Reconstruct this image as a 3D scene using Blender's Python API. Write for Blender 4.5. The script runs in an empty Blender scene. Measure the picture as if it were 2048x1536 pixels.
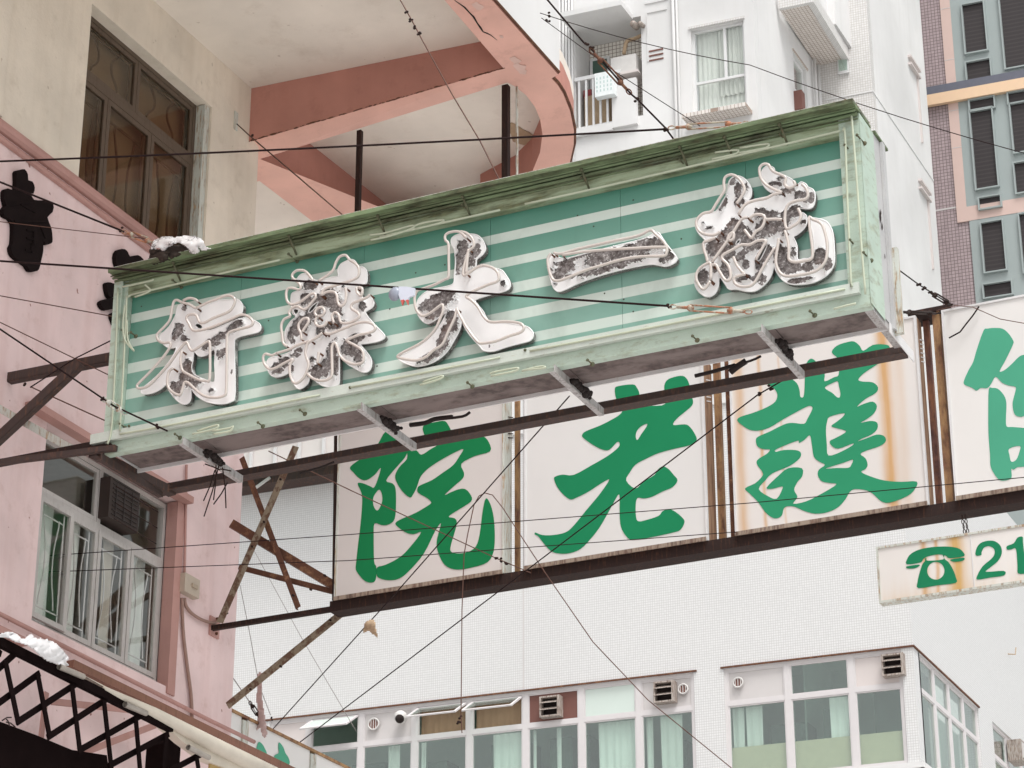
import bpy, math, random
import numpy as np
from mathutils import Vector
from mathutils.geometry import tessellate_polygon
random.seed(7); rng = np.random.default_rng(7)
sc = bpy.context.scene
R_ = math.radians

# ------------------------------------------------------------------ camera, world, sun, exposure
FPX = 5050.0; PITCH = R_(23.92); YAW = R_(25.5); CAM = np.array([0.0, 0.0, 1.6])
cam_d = bpy.data.cameras.new('camera'); cam = bpy.data.objects.new('camera', cam_d)
sc.collection.objects.link(cam); sc.camera = cam
cam_d.sensor_width = 36; cam_d.lens = FPX / 2048 * 36; cam_d.clip_end = 1500; cam_d.clip_start = 0.5
cam.location = CAM; cam.rotation_euler = (R_(90) + PITCH, 0, YAW)
SUN_EL = R_(64); SUN_AZ = R_(-46)          # azimuth of the light source seen from the street, from -Y towards +X
wd = bpy.data.worlds.new("World"); sc.world = wd; wd.use_nodes = True
nt = wd.node_tree; bg = nt.nodes['Background']
sky = nt.nodes.new('ShaderNodeTexSky'); sky.sky_type = 'NISHITA'; sky.sun_disc = False
sky.sun_elevation = SUN_EL; sky.sun_rotation = math.pi + SUN_AZ
sky.air_density = 1.0; sky.dust_density = 4.0; sky.ozone_density = 1.0
hs = nt.nodes.new('ShaderNodeHueSaturation'); hs.inputs['Saturation'].default_value = 0.12
wm = nt.nodes.new('ShaderNodeMix'); wm.data_type = 'RGBA'; wm.blend_type = 'MULTIPLY'; wm.inputs[0].default_value = 1
wm.inputs[7].default_value = (1.0, 0.997, 0.985, 1)
nt.links.new(sky.outputs[0], hs.inputs['Color']); nt.links.new(hs.outputs[0], wm.inputs[6])
nt.links.new(wm.outputs[2], bg.inputs['Color']); bg.inputs['Strength'].default_value = 0.15
sl = bpy.data.lights.new('sun', 'SUN'); sun = bpy.data.objects.new('sun', sl); sc.collection.objects.link(sun)
sl.energy = 1.5; sl.angle = R_(20); sl.color = (1.0, 0.985, 0.965)
# light travels from direction D
sd = Vector((math.sin(-SUN_AZ) * math.cos(SUN_EL), -math.cos(SUN_AZ) * math.cos(SUN_EL), math.sin(SUN_EL)))
sun.rotation_euler = sd.to_track_quat('Z', 'Y').to_euler(); sun.location = (0, 0, 40)
sc.view_settings.view_transform = 'Standard'; sc.view_settings.look = 'None'
sc.view_settings.exposure = 0.45; sc.view_settings.gamma = 1.0; sc.view_settings.use_curve_mapping = False
sc.cycles.max_bounces = 8; sc.cycles.transparent_max_bounces = 12

# ------------------------------------------------------------------ pixel rays of the photograph -> points on real planes
_F0 = np.array([-math.sin(YAW), math.cos(YAW), 0]); _R = np.array([math.cos(YAW), math.sin(YAW), 0])
_F = _F0 * math.cos(PITCH) + np.array([0, 0, math.sin(PITCH)]); _U = -_F0 * math.sin(PITCH) + np.array([0, 0, math.cos(PITCH)])
def ray(px, py): return _F + _R * (px - 1024) / FPX + _U * (768 - py) / FPX
def PY(px, py, y): d = ray(px, py); return CAM + d * (y / d[1])
def PX(px, py, x): d = ray(px, py); return CAM + d * (x / d[0])
def PZ(px, py, z): d = ray(px, py); return CAM + d * ((z - 1.6) / d[2])
class Fr:
    """wall frame: u along the wall, w into the wall, z up"""
    def __init__(s, O, e1, e2): s.O = np.array(O, float); s.e1 = np.array(e1, float); s.e2 = np.array(e2, float); s.n = np.cross(s.e1, [0, 0, 1])
    def uz(s, px, py, w=0.0):
        o = s.O + s.e2 * w; d = ray(px, py); P = CAM + d * (((o - CAM) @ s.n) / (d @ s.n))
        return float((P - o) @ s.e1), float(P[2])
    def pt(s, u, w, z): p = s.O + s.e1 * u + s.e2 * w; return np.array([p[0], p[1], z])
    def P(s, px, py, w=0.0): u, z = s.uz(px, py, w); return s.pt(u, w, z)

# ------------------------------------------------------------------ mesh helpers
LOC = {}
class M:
    def __init__(s): s.v = []; s.f = []
    def add(s, vs, fs):
        b = len(s.v); s.v += [tuple(map(float, p)) for p in vs]; s.f += [tuple(b + i for i in f) for f in fs]; return s
    def hexa(s, c): return s.add(c, [(0, 3, 2, 1), (4, 5, 6, 7), (0, 1, 5, 4), (1, 2, 6, 5), (2, 3, 7, 6), (3, 0, 4, 7)])
    def box(s, x0, x1, y0, y1, z0, z1):
        return s.hexa([(x0, y0, z0), (x1, y0, z0), (x1, y1, z0), (x0, y1, z0), (x0, y0, z1), (x1, y0, z1), (x1, y1, z1), (x0, y1, z1)])
    def fbox(s, F, u0, u1, w0, w1, z0, z1):
        return s.hexa([F.pt(u0, w0, z0), F.pt(u1, w0, z0), F.pt(u1, w1, z0), F.pt(u0, w1, z0), F.pt(u0, w0, z1), F.pt(u1, w0, z1), F.pt(u1, w1, z1), F.pt(u0, w1, z1)])
    def beam(s, p, q, w, h, up=(0, 0, 1)):
        p = np.array(p, float); q = np.array(q, float); d = q - p; d /= np.linalg.norm(d)
        a = np.cross(d, up); a /= np.linalg.norm(a); b = np.cross(a, d)
        c = []
        for e in (p, q):
            for (i, j) in ((-1, -1), (1, -1), (1, 1), (-1, 1)): c.append(e + a * i * w / 2 + b * j * h / 2)
        return s.hexa(c)
    def angle(s, p, q, w, t=.008, up=(0, 0, 1), flip=1, h=None):
        """L-profile: vertical web and a flange at its foot"""
        h = h or w
        p = np.array(p, float); q = np.array(q, float); d = q - p; d /= np.linalg.norm(d)
        a = np.cross(d, up); a /= np.linalg.norm(a); b = np.cross(a, d)
        s.beam(p, q, t, h, up)
        s.beam(p + a * flip * w / 2 - b * (h / 2 + t / 2 + .001), q + a * flip * w / 2 - b * (h / 2 + t / 2 + .001), w, t, up); return s
    def tube(s, pts, r, n=6, closed=False, caps=True):
        P = [np.array(p, float) for p in pts]; k = len(P); rings = []
        ref = None
        for i in range(k):
            if closed: t = P[(i + 1) % k] - P[i - 1]
            else: t = P[min(i + 1, k - 1)] - P[max(i - 1, 0)]
            L = np.linalg.norm(t); t = t / (L if L > 1e-9 else 1)
            if ref is None:
                ref = np.cross(t, [0, 0, 1]) if abs(t[2]) < .9 else np.cross(t, [1, 0, 0])
            ref = ref - t * (ref @ t); ref /= max(np.linalg.norm(ref), 1e-9); b = np.cross(t, ref)
            rr = r[i] if hasattr(r, '__len__') else r
            rings.append([P[i] + (ref * math.cos(2 * math.pi * j / n) + b * math.sin(2 * math.pi * j / n)) * rr for j in range(n)])
        vs = [p for g in rings for p in g]; fs = []
        for i in range(k if closed else k - 1):
            a = i * n; c = ((i + 1) % k) * n
            for j in range(n): fs.append((a + j, a + (j + 1) % n, c + (j + 1) % n, c + j))
        if not closed and caps: fs += [tuple(range(n))[::-1], tuple(range((k - 1) * n, k * n))]
        return s.add(vs, fs)
    def prism(s, outer, dvec, holes=()):
        loops = [[Vector(tuple(map(float, p))) for p in outer]] + [[Vector(tuple(map(float, p))) for p in h] for h in holes]
        tris = tessellate_polygon(loops); flat = [p for l in loops for p in l]; n = len(flat); d = Vector(tuple(map(float, dvec)))
        vs = flat + [p + d for p in flat]
        fs = [tuple(t) for t in tris] + [tuple(n + i for i in t[::-1]) for t in tris]
        b = 0
        for l in loops:
            k = len(l)
            for i in range(k): fs.append((b + i, b + (i + 1) % k, n + b + (i + 1) % k, n + b + i))
            b += k
        return s.add(vs, fs)
    def sphere(s, c, r, n=8, m=6, sq=(1, 1, 1)):
        vs = []; fs = []
        for i in range(m + 1):
            a = math.pi * i / m
            for j in range(n):
                b = 2 * math.pi * j / n; vs.append((c[0] + r * sq[0] * math.sin(a) * math.cos(b), c[1] + r * sq[1] * math.sin(a) * math.sin(b), c[2] + r * sq[2] * math.cos(a)))
        for i in range(m):
            for j in range(n): fs.append((i * n + j, (i + 1) * n + j, (i + 1) * n + (j + 1) % n, i * n + (j + 1) % n))
        return s.add(vs, fs)
    def build(s, name, m, parent=None, smooth=False, label=None, cat=None, group=None, kind=None, loc=None, fix=True):
        o0 = np.array(LOC[parent.name]) if parent else (np.array(loc) if loc is not None else np.mean(np.array(s.v), axis=0))
        me = bpy.data.meshes.new(name)
        V = np.array(s.v) - o0
        me.from_pydata(V.tolist(), [], s.f); me.update()
        if fix:
            import bmesh
            bm = bmesh.new(); bm.from_mesh(me); bmesh.ops.recalc_face_normals(bm, faces=bm.faces); bm.to_mesh(me); bm.free()
        if smooth: me.polygons.foreach_set('use_smooth', [True] * len(me.polygons))
        me.materials.append(m)
        o = bpy.data.objects.new(name, me); sc.collection.objects.link(o)
        if parent: o.parent = parent
        else: o.location = o0
        LOC[o.name] = tuple(o0)
        tag(o, label, cat, group, kind); return o
def tag(o, label=None, cat=None, group=None, kind=None):
    if label: o['label'] = label
    if cat: o['category'] = cat
    if group: o['group'] = group
    if kind: o['kind'] = kind
    return o
def thing(name, label, cat, loc, group=None):
    o = bpy.data.objects.new(name, None); sc.collection.objects.link(o); o.location = tuple(map(float, loc)); o.empty_display_size = .2
    LOC[o.name] = tuple(map(float, loc)); return tag(o, label, cat, group)
def smooth_loop(pts, k=3, closed=True):
    P = np.array(pts, float); n = len(P); out = []
    for i in range(n if closed else n - 1):
        if closed: a, b, c, d = P[i - 1], P[i], P[(i + 1) % n], P[(i + 2) % n]
        else: a, b, c, d = P[max(i - 1, 0)], P[i], P[i + 1], P[min(i + 2, n - 1)]
        for j in range(k):
            t = j / k
            out.append(.5 * ((2 * b) + (c - a) * t + (2 * a - 5 * b + 4 * c - d) * t * t + (3 * b - a - 3 * c + d) * t ** 3))
    if not closed: out.append(P[-1])
    return out
def Zm(pts, ox, oy, s): return [(ox + x / s, oy + y / s) for x, y in pts]

# ------------------------------------------------------------------ materials
class NT:
    def __init__(s, name):
        s.m = bpy.data.materials.new(name); s.m.use_nodes = True; s.t = s.m.node_tree; s.b = s.t.nodes['Principled BSDF']
        s.pos = s.t.nodes.new('ShaderNodeNewGeometry').outputs['Position']
    def n(s, k, **kw):
        x = s.t.nodes.new(k)
        for a, b in kw.items(): setattr(x, a, b)
        return x
    def lk(s, a, b): s.t.links.new(a, b)
    def noise(s, scale, detail=4, vec=None, rough=.55, dist=0):
        x = s.n('ShaderNodeTexNoise'); x.inputs['Scale'].default_value = scale; x.inputs['Detail'].default_value = detail
        x.inputs['Roughness'].default_value = rough; x.inputs['Distortion'].default_value = dist; s.lk(vec or s.pos, x.inputs['Vector']); return x.outputs['Fac']
    def ramp(s, f, a, b, ca=(0, 0, 0, 1), cb=(1, 1, 1, 1)):
        x = s.n('ShaderNodeValToRGB'); e = x.color_ramp.elements; e[0].position = a; e[1].position = b; e[0].color = ca; e[1].color = cb; s.lk(f, x.inputs[0]); return x.outputs[0]
    def mix(s, f, a, b, mode='MIX'):
        x = s.n('ShaderNodeMix', data_type='RGBA', blend_type=mode)
        for v, i in ((f, 0), (a, 6), (b, 7)):
            if hasattr(v, 'links'): s.lk(v, x.inputs[i])
            else: x.inputs[i].default_value = v if i == 0 else (*v[:3], 1)
        return x.outputs[2]
    def math(s, op, a, b=0.0, c=None):
        x = s.n('ShaderNodeMath', operation=op)
        for i, v in enumerate((a, b) if c is None else (a, b, c)):
            if hasattr(v, 'links'): s.lk(v, x.inputs[i])
            else: x.inputs[i].default_value = v
        return x.outputs[0]
    def scale(s, v3):
        x = s.n('ShaderNodeVectorMath', operation='MULTIPLY'); s.lk(s.pos, x.inputs[0]); x.inputs[1].default_value = v3; return x.outputs[0]
    def xyz(s):
        x = s.n('ShaderNodeSeparateXYZ'); s.lk(s.pos, x.inputs[0]); return x.outputs
    def bump(s, h, st=.3, d=.01):
        x = s.n('ShaderNodeBump'); x.inputs['Strength'].default_value = st; x.inputs['Distance'].default_value = d; s.lk(h, x.inputs['Height']); s.lk(x.outputs[0], s.b.inputs['Normal'])
    def out(s, col, rough=.7, metal=0, spec=.4):
        if hasattr(col, 'links'): s.lk(col, s.b.inputs['Base Color'])
        else: s.b.inputs['Base Color'].default_value = (*col[:3], 1)
        if hasattr(rough, 'links'): s.lk(rough, s.b.inputs['Roughness'])
        else: s.b.inputs['Roughness'].default_value = rough
        s.b.inputs['Metallic'].default_value = metal; s.b.inputs['Specular IOR Level'].default_value = spec; return s.m
def wall_mat(name, col, dirt=(.3, .22, .18), dirt_amt=.35, var=.12, sc_=1.2, bump=.25, bs=60, rough=.85, streak=.25, spots=0.0, spotcol=(.12, .05, .03)):
    t = NT(name); c2 = tuple(min(1, x * (1 + var)) for x in col); c1 = tuple(x * (1 - var) for x in col)
    c = t.mix(t.ramp(t.noise(sc_, 5), .3, .7), c1, c2)
    st = t.ramp(t.noise(1.0, 5, t.scale((5, 5, .35))), .5, .8)
    c = t.mix(t.math('MULTIPLY', st, streak), c, tuple(a * b ** .3 for a, b in zip(col, dirt)))
    d = t.ramp(t.noise(sc_ * 3.1, 7, rough=.7), .55, .8)
    c = t.mix(t.math('MULTIPLY', d, dirt_amt), c, dirt)
    if spots: c = t.mix(t.math('MULTIPLY', t.ramp(t.noise(11, 3, rough=.4), .74, .77), spots), c, spotcol)
    t.bump(t.noise(bs, 4), bump, .006); return t.out(c, rough, spec=.25)
def metal_mat(name, col, rust=(.22, .09, .04), amt=.5, lo=.5, hi=.65, sc_=6, rough=.55, streak=(8, 8, 1), bump=.3, metal=0.0, fine=.5):
    t = NT(name); c = t.mix(t.noise(3, 4), tuple(x * .82 for x in col), tuple(min(1, x * 1.15) for x in col))
    r = t.ramp(t.noise(sc_, 8, t.scale(streak) if streak else None, rough=.68), lo, hi)
    rc = t.mix(t.ramp(t.noise(14, 6), .35, .65), tuple(x * .55 for x in rust), tuple(min(1, x * 1.5) for x in rust))
    c = t.mix(t.math('MULTIPLY', r, amt), c, rc)
    g = t.ramp(t.noise(120, 3), .4, .75); c = t.mix(t.math('MULTIPLY', g, .18 * fine), c, (.05, .03, .025))
    t.bump(t.noise(45, 6), bump, .004); return t.out(c, rough, metal, .2 if max(col) < .3 else .35)
def tile_mat(name, col, grout, size, horiz=False, var=.06, rough=.35, mortar=.09, dirt=.1, aspect=1.0):
    t = NT(name); x = t.xyz(); cb = t.n('ShaderNodeCombineXYZ')
    if horiz: t.lk(x[0], cb.inputs[0]); t.lk(x[1], cb.inputs[1])
    else: t.lk(t.math('ADD', x[0], x[1]), cb.inputs[0]); t.lk(x[2], cb.inputs[1])
    b = t.n('ShaderNodeTexBrick'); b.offset = 0; b.squash = 1; t.lk(cb.outputs[0], b.inputs['Vector'])
    b.inputs['Scale'].default_value = 1; b.inputs['Brick Width'].default_value = size * aspect; b.inputs['Row Height'].default_value = size
    b.inputs['Mortar Size'].default_value = size * mortar; b.inputs['Mortar Smooth'].default_value = .25; b.inputs['Bias'].default_value = 0
    b.inputs['Color1'].default_value = (*[q * (1 - var) for q in col], 1); b.inputs['Color2'].default_value = (*[min(.95, q * (1 + var)) for q in col], 1); b.inputs['Mortar'].default_value = (*grout, 1)
    c = t.mix(t.math('MULTIPLY', t.ramp(t.noise(.35, 6, t.scale((1, 1, .5))), .45, .75), dirt), b.outputs[0], tuple(q * .75 for q in col))
    t.bump(t.math('SUBTRACT', 1, b.outputs['Fac']), .25, .004); return t.out(c, rough, spec=.4)
def plain(name, col, rough=.6, metal=0, var=.12, sc_=8, bump=.15, spec=.4):
    t = NT(name); c = t.mix(t.noise(sc_, 5), tuple(x * (1 - var) for x in col), tuple(min(1, x * (1 + var)) for x in col))
    t.bump(t.noise(sc_ * 6, 4), bump, .003); return t.out(c, rough, metal, spec)
def glass_mat(name, tint, refl=.12, rough=.03):
    t = NT(name); o = t.t.nodes['Material Output']; tr = t.n('ShaderNodeBsdfTransparent'); gl = t.n('ShaderNodeBsdfGlossy')
    tr.inputs[0].default_value = (*tint, 1); gl.inputs['Roughness'].default_value = rough; gl.inputs[0].default_value = (.95, .97, .95, 1)
    lw_ = t.n('ShaderNodeLayerWeight'); lw_.inputs[0].default_value = .5; fr5 = t.math('MULTIPLY_ADD', t.math('POWER', lw_.outputs['Facing'], 5.0), .94, .03)
    mx = t.n('ShaderNodeMixShader'); t.lk(t.math('ADD', fr5, refl), mx.inputs[0]); t.lk(tr.outputs[0], mx.inputs[1]); t.lk(gl.outputs[0], mx.inputs[2])
    t.lk(mx.outputs[0], o.inputs[0]); t.t.nodes.remove(t.b); return t.m

MT = {}
MT['pink'] = wall_mat('pink_render', (.77, .595, .585), dirt=(.45, .26, .22), dirt_amt=.5, streak=.45, spots=.8, spotcol=(.25, .08, .05))
MT['pink_trim'] = wall_mat('pink_trim', (.47, .27, .24), dirt=(.3, .13, .09), dirt_amt=.4, streak=.15, bs=80)
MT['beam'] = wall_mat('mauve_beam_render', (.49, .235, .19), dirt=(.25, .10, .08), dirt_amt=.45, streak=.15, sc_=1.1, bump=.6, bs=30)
MT['brown_conduit'] = plain('brown_conduit', (.32, .20, .165), .7, var=.2)
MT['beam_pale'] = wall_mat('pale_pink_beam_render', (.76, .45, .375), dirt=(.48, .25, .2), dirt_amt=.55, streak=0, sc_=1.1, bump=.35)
MT['cream'] = wall_mat('cream_render', (.74, .66, .56), dirt=(.38, .30, .22), dirt_amt=.4, streak=.35, bump=.7, bs=30, spots=.4, spotcol=(.3, .22, .15))
MT['soffit'] = wall_mat('cream_soffit', (.80, .73, .65), dirt=(.5, .40, .32), dirt_amt=.4, streak=0, bump=.25, sc_=.7, spots=.35, spotcol=(.3, .2, .14))
MT['white_render'] = wall_mat('white_render', (.70, .695, .69), dirt=(.56, .53, .49), dirt_amt=.2, streak=.28, sc_=.22, bump=.1)
MT['tile_white'] = tile_mat('white_mosaic_tile', (.70, .70, .695), (.55, .54, .535), .0475, mortar=.12, var=.03, dirt=.16)
MT['tile_tower'] = tile_mat('tower_mosaic_tile', (.70, .69, .68), (.53, .50, .47), .085, mortar=.10)
MT['tile_balcony'] = tile_mat('balcony_tile', (.80, .77, .72), (.22, .16, .12), .13, mortar=.08)
MT['tile_soffit'] = tile_mat('soffit_tile', (.74, .69, .65), (.34, .25, .20), .11, horiz=True, mortar=.09)
MT['tile_purple'] = tile_mat('mauve_tile', (.40, .32, .325), (.16, .12, .125), .125, mortar=.09, var=.1)
MT['green_pale'] = metal_mat('pale_green_paint', (.47, .58, .49), rust=(.2, .17, .07), amt=.7, lo=.52, hi=.72, sc_=1.6, streak=(3, 3, 8), rough=.45)
MT['green_canopy'] = metal_mat('weathered_green_canopy', (.20, .27, .15), rust=(.055, .05, .03), amt=.9, lo=.40, hi=.64, sc_=2.2, streak=(.9, 4, 4), rough=.5)
MT['grey_sheet'] = metal_mat('dull_grey_sheet', (.50, .50, .50), rust=(.3, .24, .2), amt=.4, lo=.55, hi=.7, sc_=3, streak=(3, 3, .7), bump=.6)
MT['rust_pale'] = metal_mat('rusty_pale_paint', (.58, .60, .55), rust=(.3, .16, .06), amt=.8, lo=.5, hi=.62, sc_=5)
MT['white_metal'] = metal_mat('white_painted_sheet', (.70, .69, .69), rust=(.35, .2, .1), amt=.4, lo=.62, hi=.75, sc_=3, bump=.15)
MT['brown_steel'] = metal_mat('brown_primed_steel', (.070, .050, .046), rust=(.2, .09, .05), amt=.5, lo=.5, hi=.7, sc_=4, rough=.7)
MT['dark_steel'] = metal_mat('dark_rusty_steel', (.028, .016, .014), rust=(.11, .045, .025), amt=.6, lo=.52, hi=.7, sc_=5, rough=.75)
MT['rust_steel'] = metal_mat('rusty_steel', (.13, .06, .04), rust=(.25, .13, .07), amt=.7, lo=.5, hi=.62, sc_=12, streak=None, rough=.8, bump=.5)
MT['olive_steel'] = metal_mat('weathered_yellow_angle', (.27, .22, .16), rust=(.09, .045, .03), amt=.85, lo=.46, hi=.56, sc_=14, streak=None, rough=.8, bump=.5)
MT['ochre_steel'] = metal_mat('ochre_rust_tube', (.40, .235, .11), rust=(.13, .05, .035), amt=.9, lo=.42, hi=.62, sc_=1.6, streak=(5, 5, 1.6), rough=.7)
MT['purple_steel'] = metal_mat('purple_rust_tube', (.33, .15, .085), rust=(.10, .05, .055), amt=.85, lo=.42, hi=.6, sc_=1.6, streak=(5, 5, 1.6), rough=.7)
MT['brown_casing'] = metal_mat('brown_stained_casing', (.33, .21, .13), rust=(.13, .05, .03), amt=.9, lo=.4, hi=.65, sc_=2.4, streak=(14, 9, .8), rough=.7)
MT['buckle'] = metal_mat('rusty_turnbuckle_steel', (.46, .42, .34), rust=(.30, .12, .06), amt=.95, lo=.42, hi=.52, sc_=14, streak=None)
MT['lip'] = metal_mat('stained_bottom_lip', (.34, .27, .215), rust=(.10, .05, .035), amt=.8, lo=.45, hi=.6, sc_=4)
MT['galv'] = metal_mat('galvanised_strip', (.46, .445, .44), rust=(.12, .08, .06), amt=.6, lo=.5, hi=.62, sc_=5, rough=.5, metal=.1)
MT['underside'] = metal_mat('brown_sign_underside', (.215, .175, .165), rust=(.11, .085, .08), amt=.8, lo=.44, hi=.56, sc_=1.3, streak=(1, 2.2, 1), rough=.75, bump=.1)
MT['wire'] = plain('black_cable', (.022, .012, .012), .8, spec=.12)
MT['wire_rust'] = plain('rusty_cable', (.11, .05, .035), .7, var=.4, sc_=20)
MT['wire_pale'] = plain('grey_thin_cable', (.25, .23, .22), .6)
MT['tubeglass'] = plain('neon_glass_tube', (.60, .545, .505), .22, var=.05, sc_=3, bump=.0, spec=.6)
MT['tubegreen'] = plain('greenish_border_tube', (.50, .55, .42), .3, var=.15, sc_=6, bump=0, spec=.6)
MT['letter_side'] = plain('white_letter_edge', (.74, .73, .71), .5)
MT['black_wood'] = plain('black_letter_board', (.012, .0075, .0075), .9, var=.3, sc_=14, bump=.4, spec=.08)
MT['dark_frame'] = metal_mat('brown_window_frame', (.13, .095, .07), rust=(.07, .045, .035), amt=.5, sc_=4, rough=.6)
MT['alu'] = metal_mat('aluminium_frame', (.52, .49, .47), rust=(.3, .25, .22), amt=.3, lo=.5, hi=.7, sc_=4, rough=.45, metal=.1)
MT['frame_white'] = plain('white_window_frame', (.64, .61, .61), .45, var=.05)
MT['frame_tower'] = plain('tower_window_frame', (.70, .70, .70), .45, var=.03)
MT['glass'] = glass_mat('clear_glass', (.97, .98, .97), .03)
MT['glass_green'] = glass_mat('green_glass', (.90, .965, .935), .09)
MT['glass_brown'] = glass_mat('brown_glass', (.80, .74, .66), .01, .06)
MT['frosted'] = plain('frosted_glass', (.60, .68, .63), .25, var=.06, sc_=2, bump=0)
MT['curtain'] = plain('white_curtain', (.74, .76, .73), .9, var=.1, sc_=4)
MT['curtain_teal'] = plain('pale_teal_curtain', (.66, .675, .645), .9, var=.1, sc_=3)
MT['curtain_beige'] = plain('beige_curtain', (.55, .50, .44), .9, var=.15, sc_=3)
MT['blind_brown'] = plain('brown_blind', (.30, .20, .125), .8, var=.2, sc_=3)
MT['panel_brown'] = plain('brown_infill_board', (.17, .075, .06), .7, var=.12, sc_=4)
MT['panel_grey'] = plain('grey_infill_board', (.58, .55, .54), .5, var=.1, sc_=2)
MT['panel_pinkish'] = plain('pale_infill_board', (.64, .58, .56), .5, var=.06, sc_=2)
MT['room'] = plain('dim_room_wall', (.33, .43, .37), .9, var=.35, sc_=.9)
MT['room_dark'] = plain('dark_room', (.05, .05, .045), .9)
MT['room_olive'] = plain('olive_dado', (.52, .47, .34), .8, var=.1)
MT['green_dark'] = plain('dark_green_cupboard', (.06, .11, .085), .6, var=.4, sc_=2)
MT['fan'] = plain('fan_housing', (.62, .60, .58), .5)
MT['rustfan'] = metal_mat('stained_fan_housing', (.45, .4, .36), rust=(.12, .06, .04), amt=.8, lo=.45, hi=.6, sc_=6)
MT['black'] = plain('black_void', (.02, .013, .012), .9)
MT['awning_black'] = plain('black_awning_steel', (.008, .004, .004), .9, var=.4, sc_=6, bump=.3, spec=.05)
MT['canvas'] = plain('cream_canvas', (.66, .60, .51), .9, var=.15, sc_=5, bump=.3)
MT['canvas_y'] = plain('yellow_lining', (.5, .36, .16), .9, var=.2, sc_=4)
MT['cloth'] = plain('white_cloth', (.78, .77, .78), .9, var=.06, sc_=10, bump=.3)
t = NT('patterned_cloth'); vo = t.n('ShaderNodeTexVoronoi', feature='DISTANCE_TO_EDGE'); vo.inputs['Scale'].default_value = 26; t.lk(t.scale((1, 1, 1.6)), vo.inputs['Vector'])
MT['cloth_pat'] = t.out(t.mix(t.math('MULTIPLY', t.ramp(vo.outputs[0], .03, .09, (1, 1, 1, 1), (0, 0, 0, 1)), t.ramp(t.noise(6, 2), .42, .55)), (.74, .73, .73), (.10, .09, .09)), .9)
MT['cloth_pink'] = plain('pinkish_cloth', (.6, .45, .43), .9, var=.3, sc_=5)
MT['rag'] = plain('tan_rag', (.45, .33, .22), .9, var=.2, sc_=12)
MT['navy'] = plain('navy_band', (.12, .125, .16), .5); MT['orange'] = plain('orange_band', (.76, .54, .36), .5, var=.04)
MT['pinkstrip'] = plain('pale_pink_panel', (.62, .46, .41), .5, var=.04, sc_=2); MT['bluegrey'] = plain('blue_grey_cladding', (.33, .375, .37), .45, var=.05, sc_=2)
t = NT('dark_louvre_window'); xz = t.xyz(); sw = t.math('SINE', t.math('MULTIPLY', xz[2], 40.0))
MT['darkwin'] = t.out(t.mix(t.ramp(sw, .3, .7), (.026, .020, .021), (.038, .030, .031)), .5)
t = NT('green_corrugated'); xz = t.xyz(); sw = t.math('SINE', t.math('MULTIPLY', xz[0], 60.0))
MT['corr'] = t.out(t.mix(t.ramp(sw, .1, .9), (.03, .2, .15), (.12, .48, .38)), .4)
# galvanised metal bared where the white letter paint has peeled
t = NT('bare_speckled_metal')
c = t.mix(t.ramp(t.noise(30, 7, rough=.85), .40, .62), (.075, .058, .054), (.36, .335, .33))
c = t.mix(t.ramp(t.noise(60, 3, rough=.7), .60, .66), c, (.62, .60, .59)); c = t.mix(t.math('MULTIPLY', t.ramp(t.noise(3.5, 4), .58, .7), .45), c, (.16, .085, .06))
t.bump(t.noise(60, 5), .4, .004); MT['bare'] = t.out(c, .65, .15)
t = NT('white_letter_paint'); c = t.mix(t.ramp(t.noise(4, 5), .3, .7), (.80, .80, .80), (.88, .88, .88))
c = t.mix(t.math('MULTIPLY', t.ramp(t.noise(30, 5, rough=.7), .68, .74), .7), c, (.28, .16, .1)); MT['paint'] = t.out(c, .45)
# the signboard's flat painted stripes: white bands on green, unevenly toned, canopy shade painted in at the top
t = NT('striped_sign_paint'); xz = t.xyz()
g = t.mix(t.ramp(t.noise(1.1, 5, t.scale((1, 1, 2))), .3, .7), (.235, .42, .35), (.32, .50, .435))
canopy_shade = t.math('MULTIPLY', t.math('SUBTRACT', 11.53, xz[2]), .8)
g = t.mix(t.math('MINIMUM', t.math('MAXIMUM', canopy_shade, 0.0), .75), (.075, .25, .185), g)
st = None
for a, b in ((11.272, 11.36), (11.033, 11.115), (10.775, 10.873), (10.524, 10.622), (10.292, 10.382)):
    k = t.math('MULTIPLY', t.math('GREATER_THAN', xz[2], a), t.math('LESS_THAN', xz[2], b)); st = k if st is None else t.math('ADD', st, k)
c = t.mix(st, g, (.60, .69, .63))
grime = t.ramp(t.noise(2.2, 7, t.scale((1, 1, .6)), rough=.65), .52, .78)
c = t.mix(t.math('MULTIPLY', grime, .28), c, (.10, .17, .12)); c = t.mix(t.math('MULTIPLY', t.ramp(t.noise(26, 3), .76, .78), .8), c, (.05, .05, .04))
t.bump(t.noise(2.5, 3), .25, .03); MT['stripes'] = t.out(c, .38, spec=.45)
def acrylic(name, streaks=(), base=(.71, .70, .69), low=None):
    t = NT(name); xz = t.xyz(); c = t.mix(t.noise(.8, 4), tuple(x * .95 for x in base), tuple(min(1, x * 1.06) for x in base))
    wob = t.math('MULTIPLY', t.math('SUBTRACT', t.noise(1.5, 3, t.scale((0.3, .3, 1.2))), .5), .05)
    for x0, wdt, a, col in streaks:
        d = t.math('DIVIDE', t.math('SUBTRACT', t.math('ADD', xz[0], wob), x0), wdt); e = t.math('POWER', 2.718, t.math('MULTIPLY', t.math('MULTIPLY', d, d), -1.0))
        c = t.mix(t.math('MULTIPLY', e, t.math('MULTIPLY', t.math('ADD', t.noise(2, 4, t.scale((8, 8, .5))), .35), a)), c, col)
    if low:
        e = t.math('POWER', 2.718, t.math('MULTIPLY', t.math('SUBTRACT', xz[2], low), -9.0)); e = t.math('MINIMUM', e, 1.0)
        c = t.mix(t.math('MULTIPLY', e, t.math('MULTIPLY', t.ramp(t.noise(1.5, 5, t.scale((6, 6, .4))), .3, .7), .75)), c, (.55, .33, .12))
    return t.out(c, .3, spec=.4)
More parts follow.
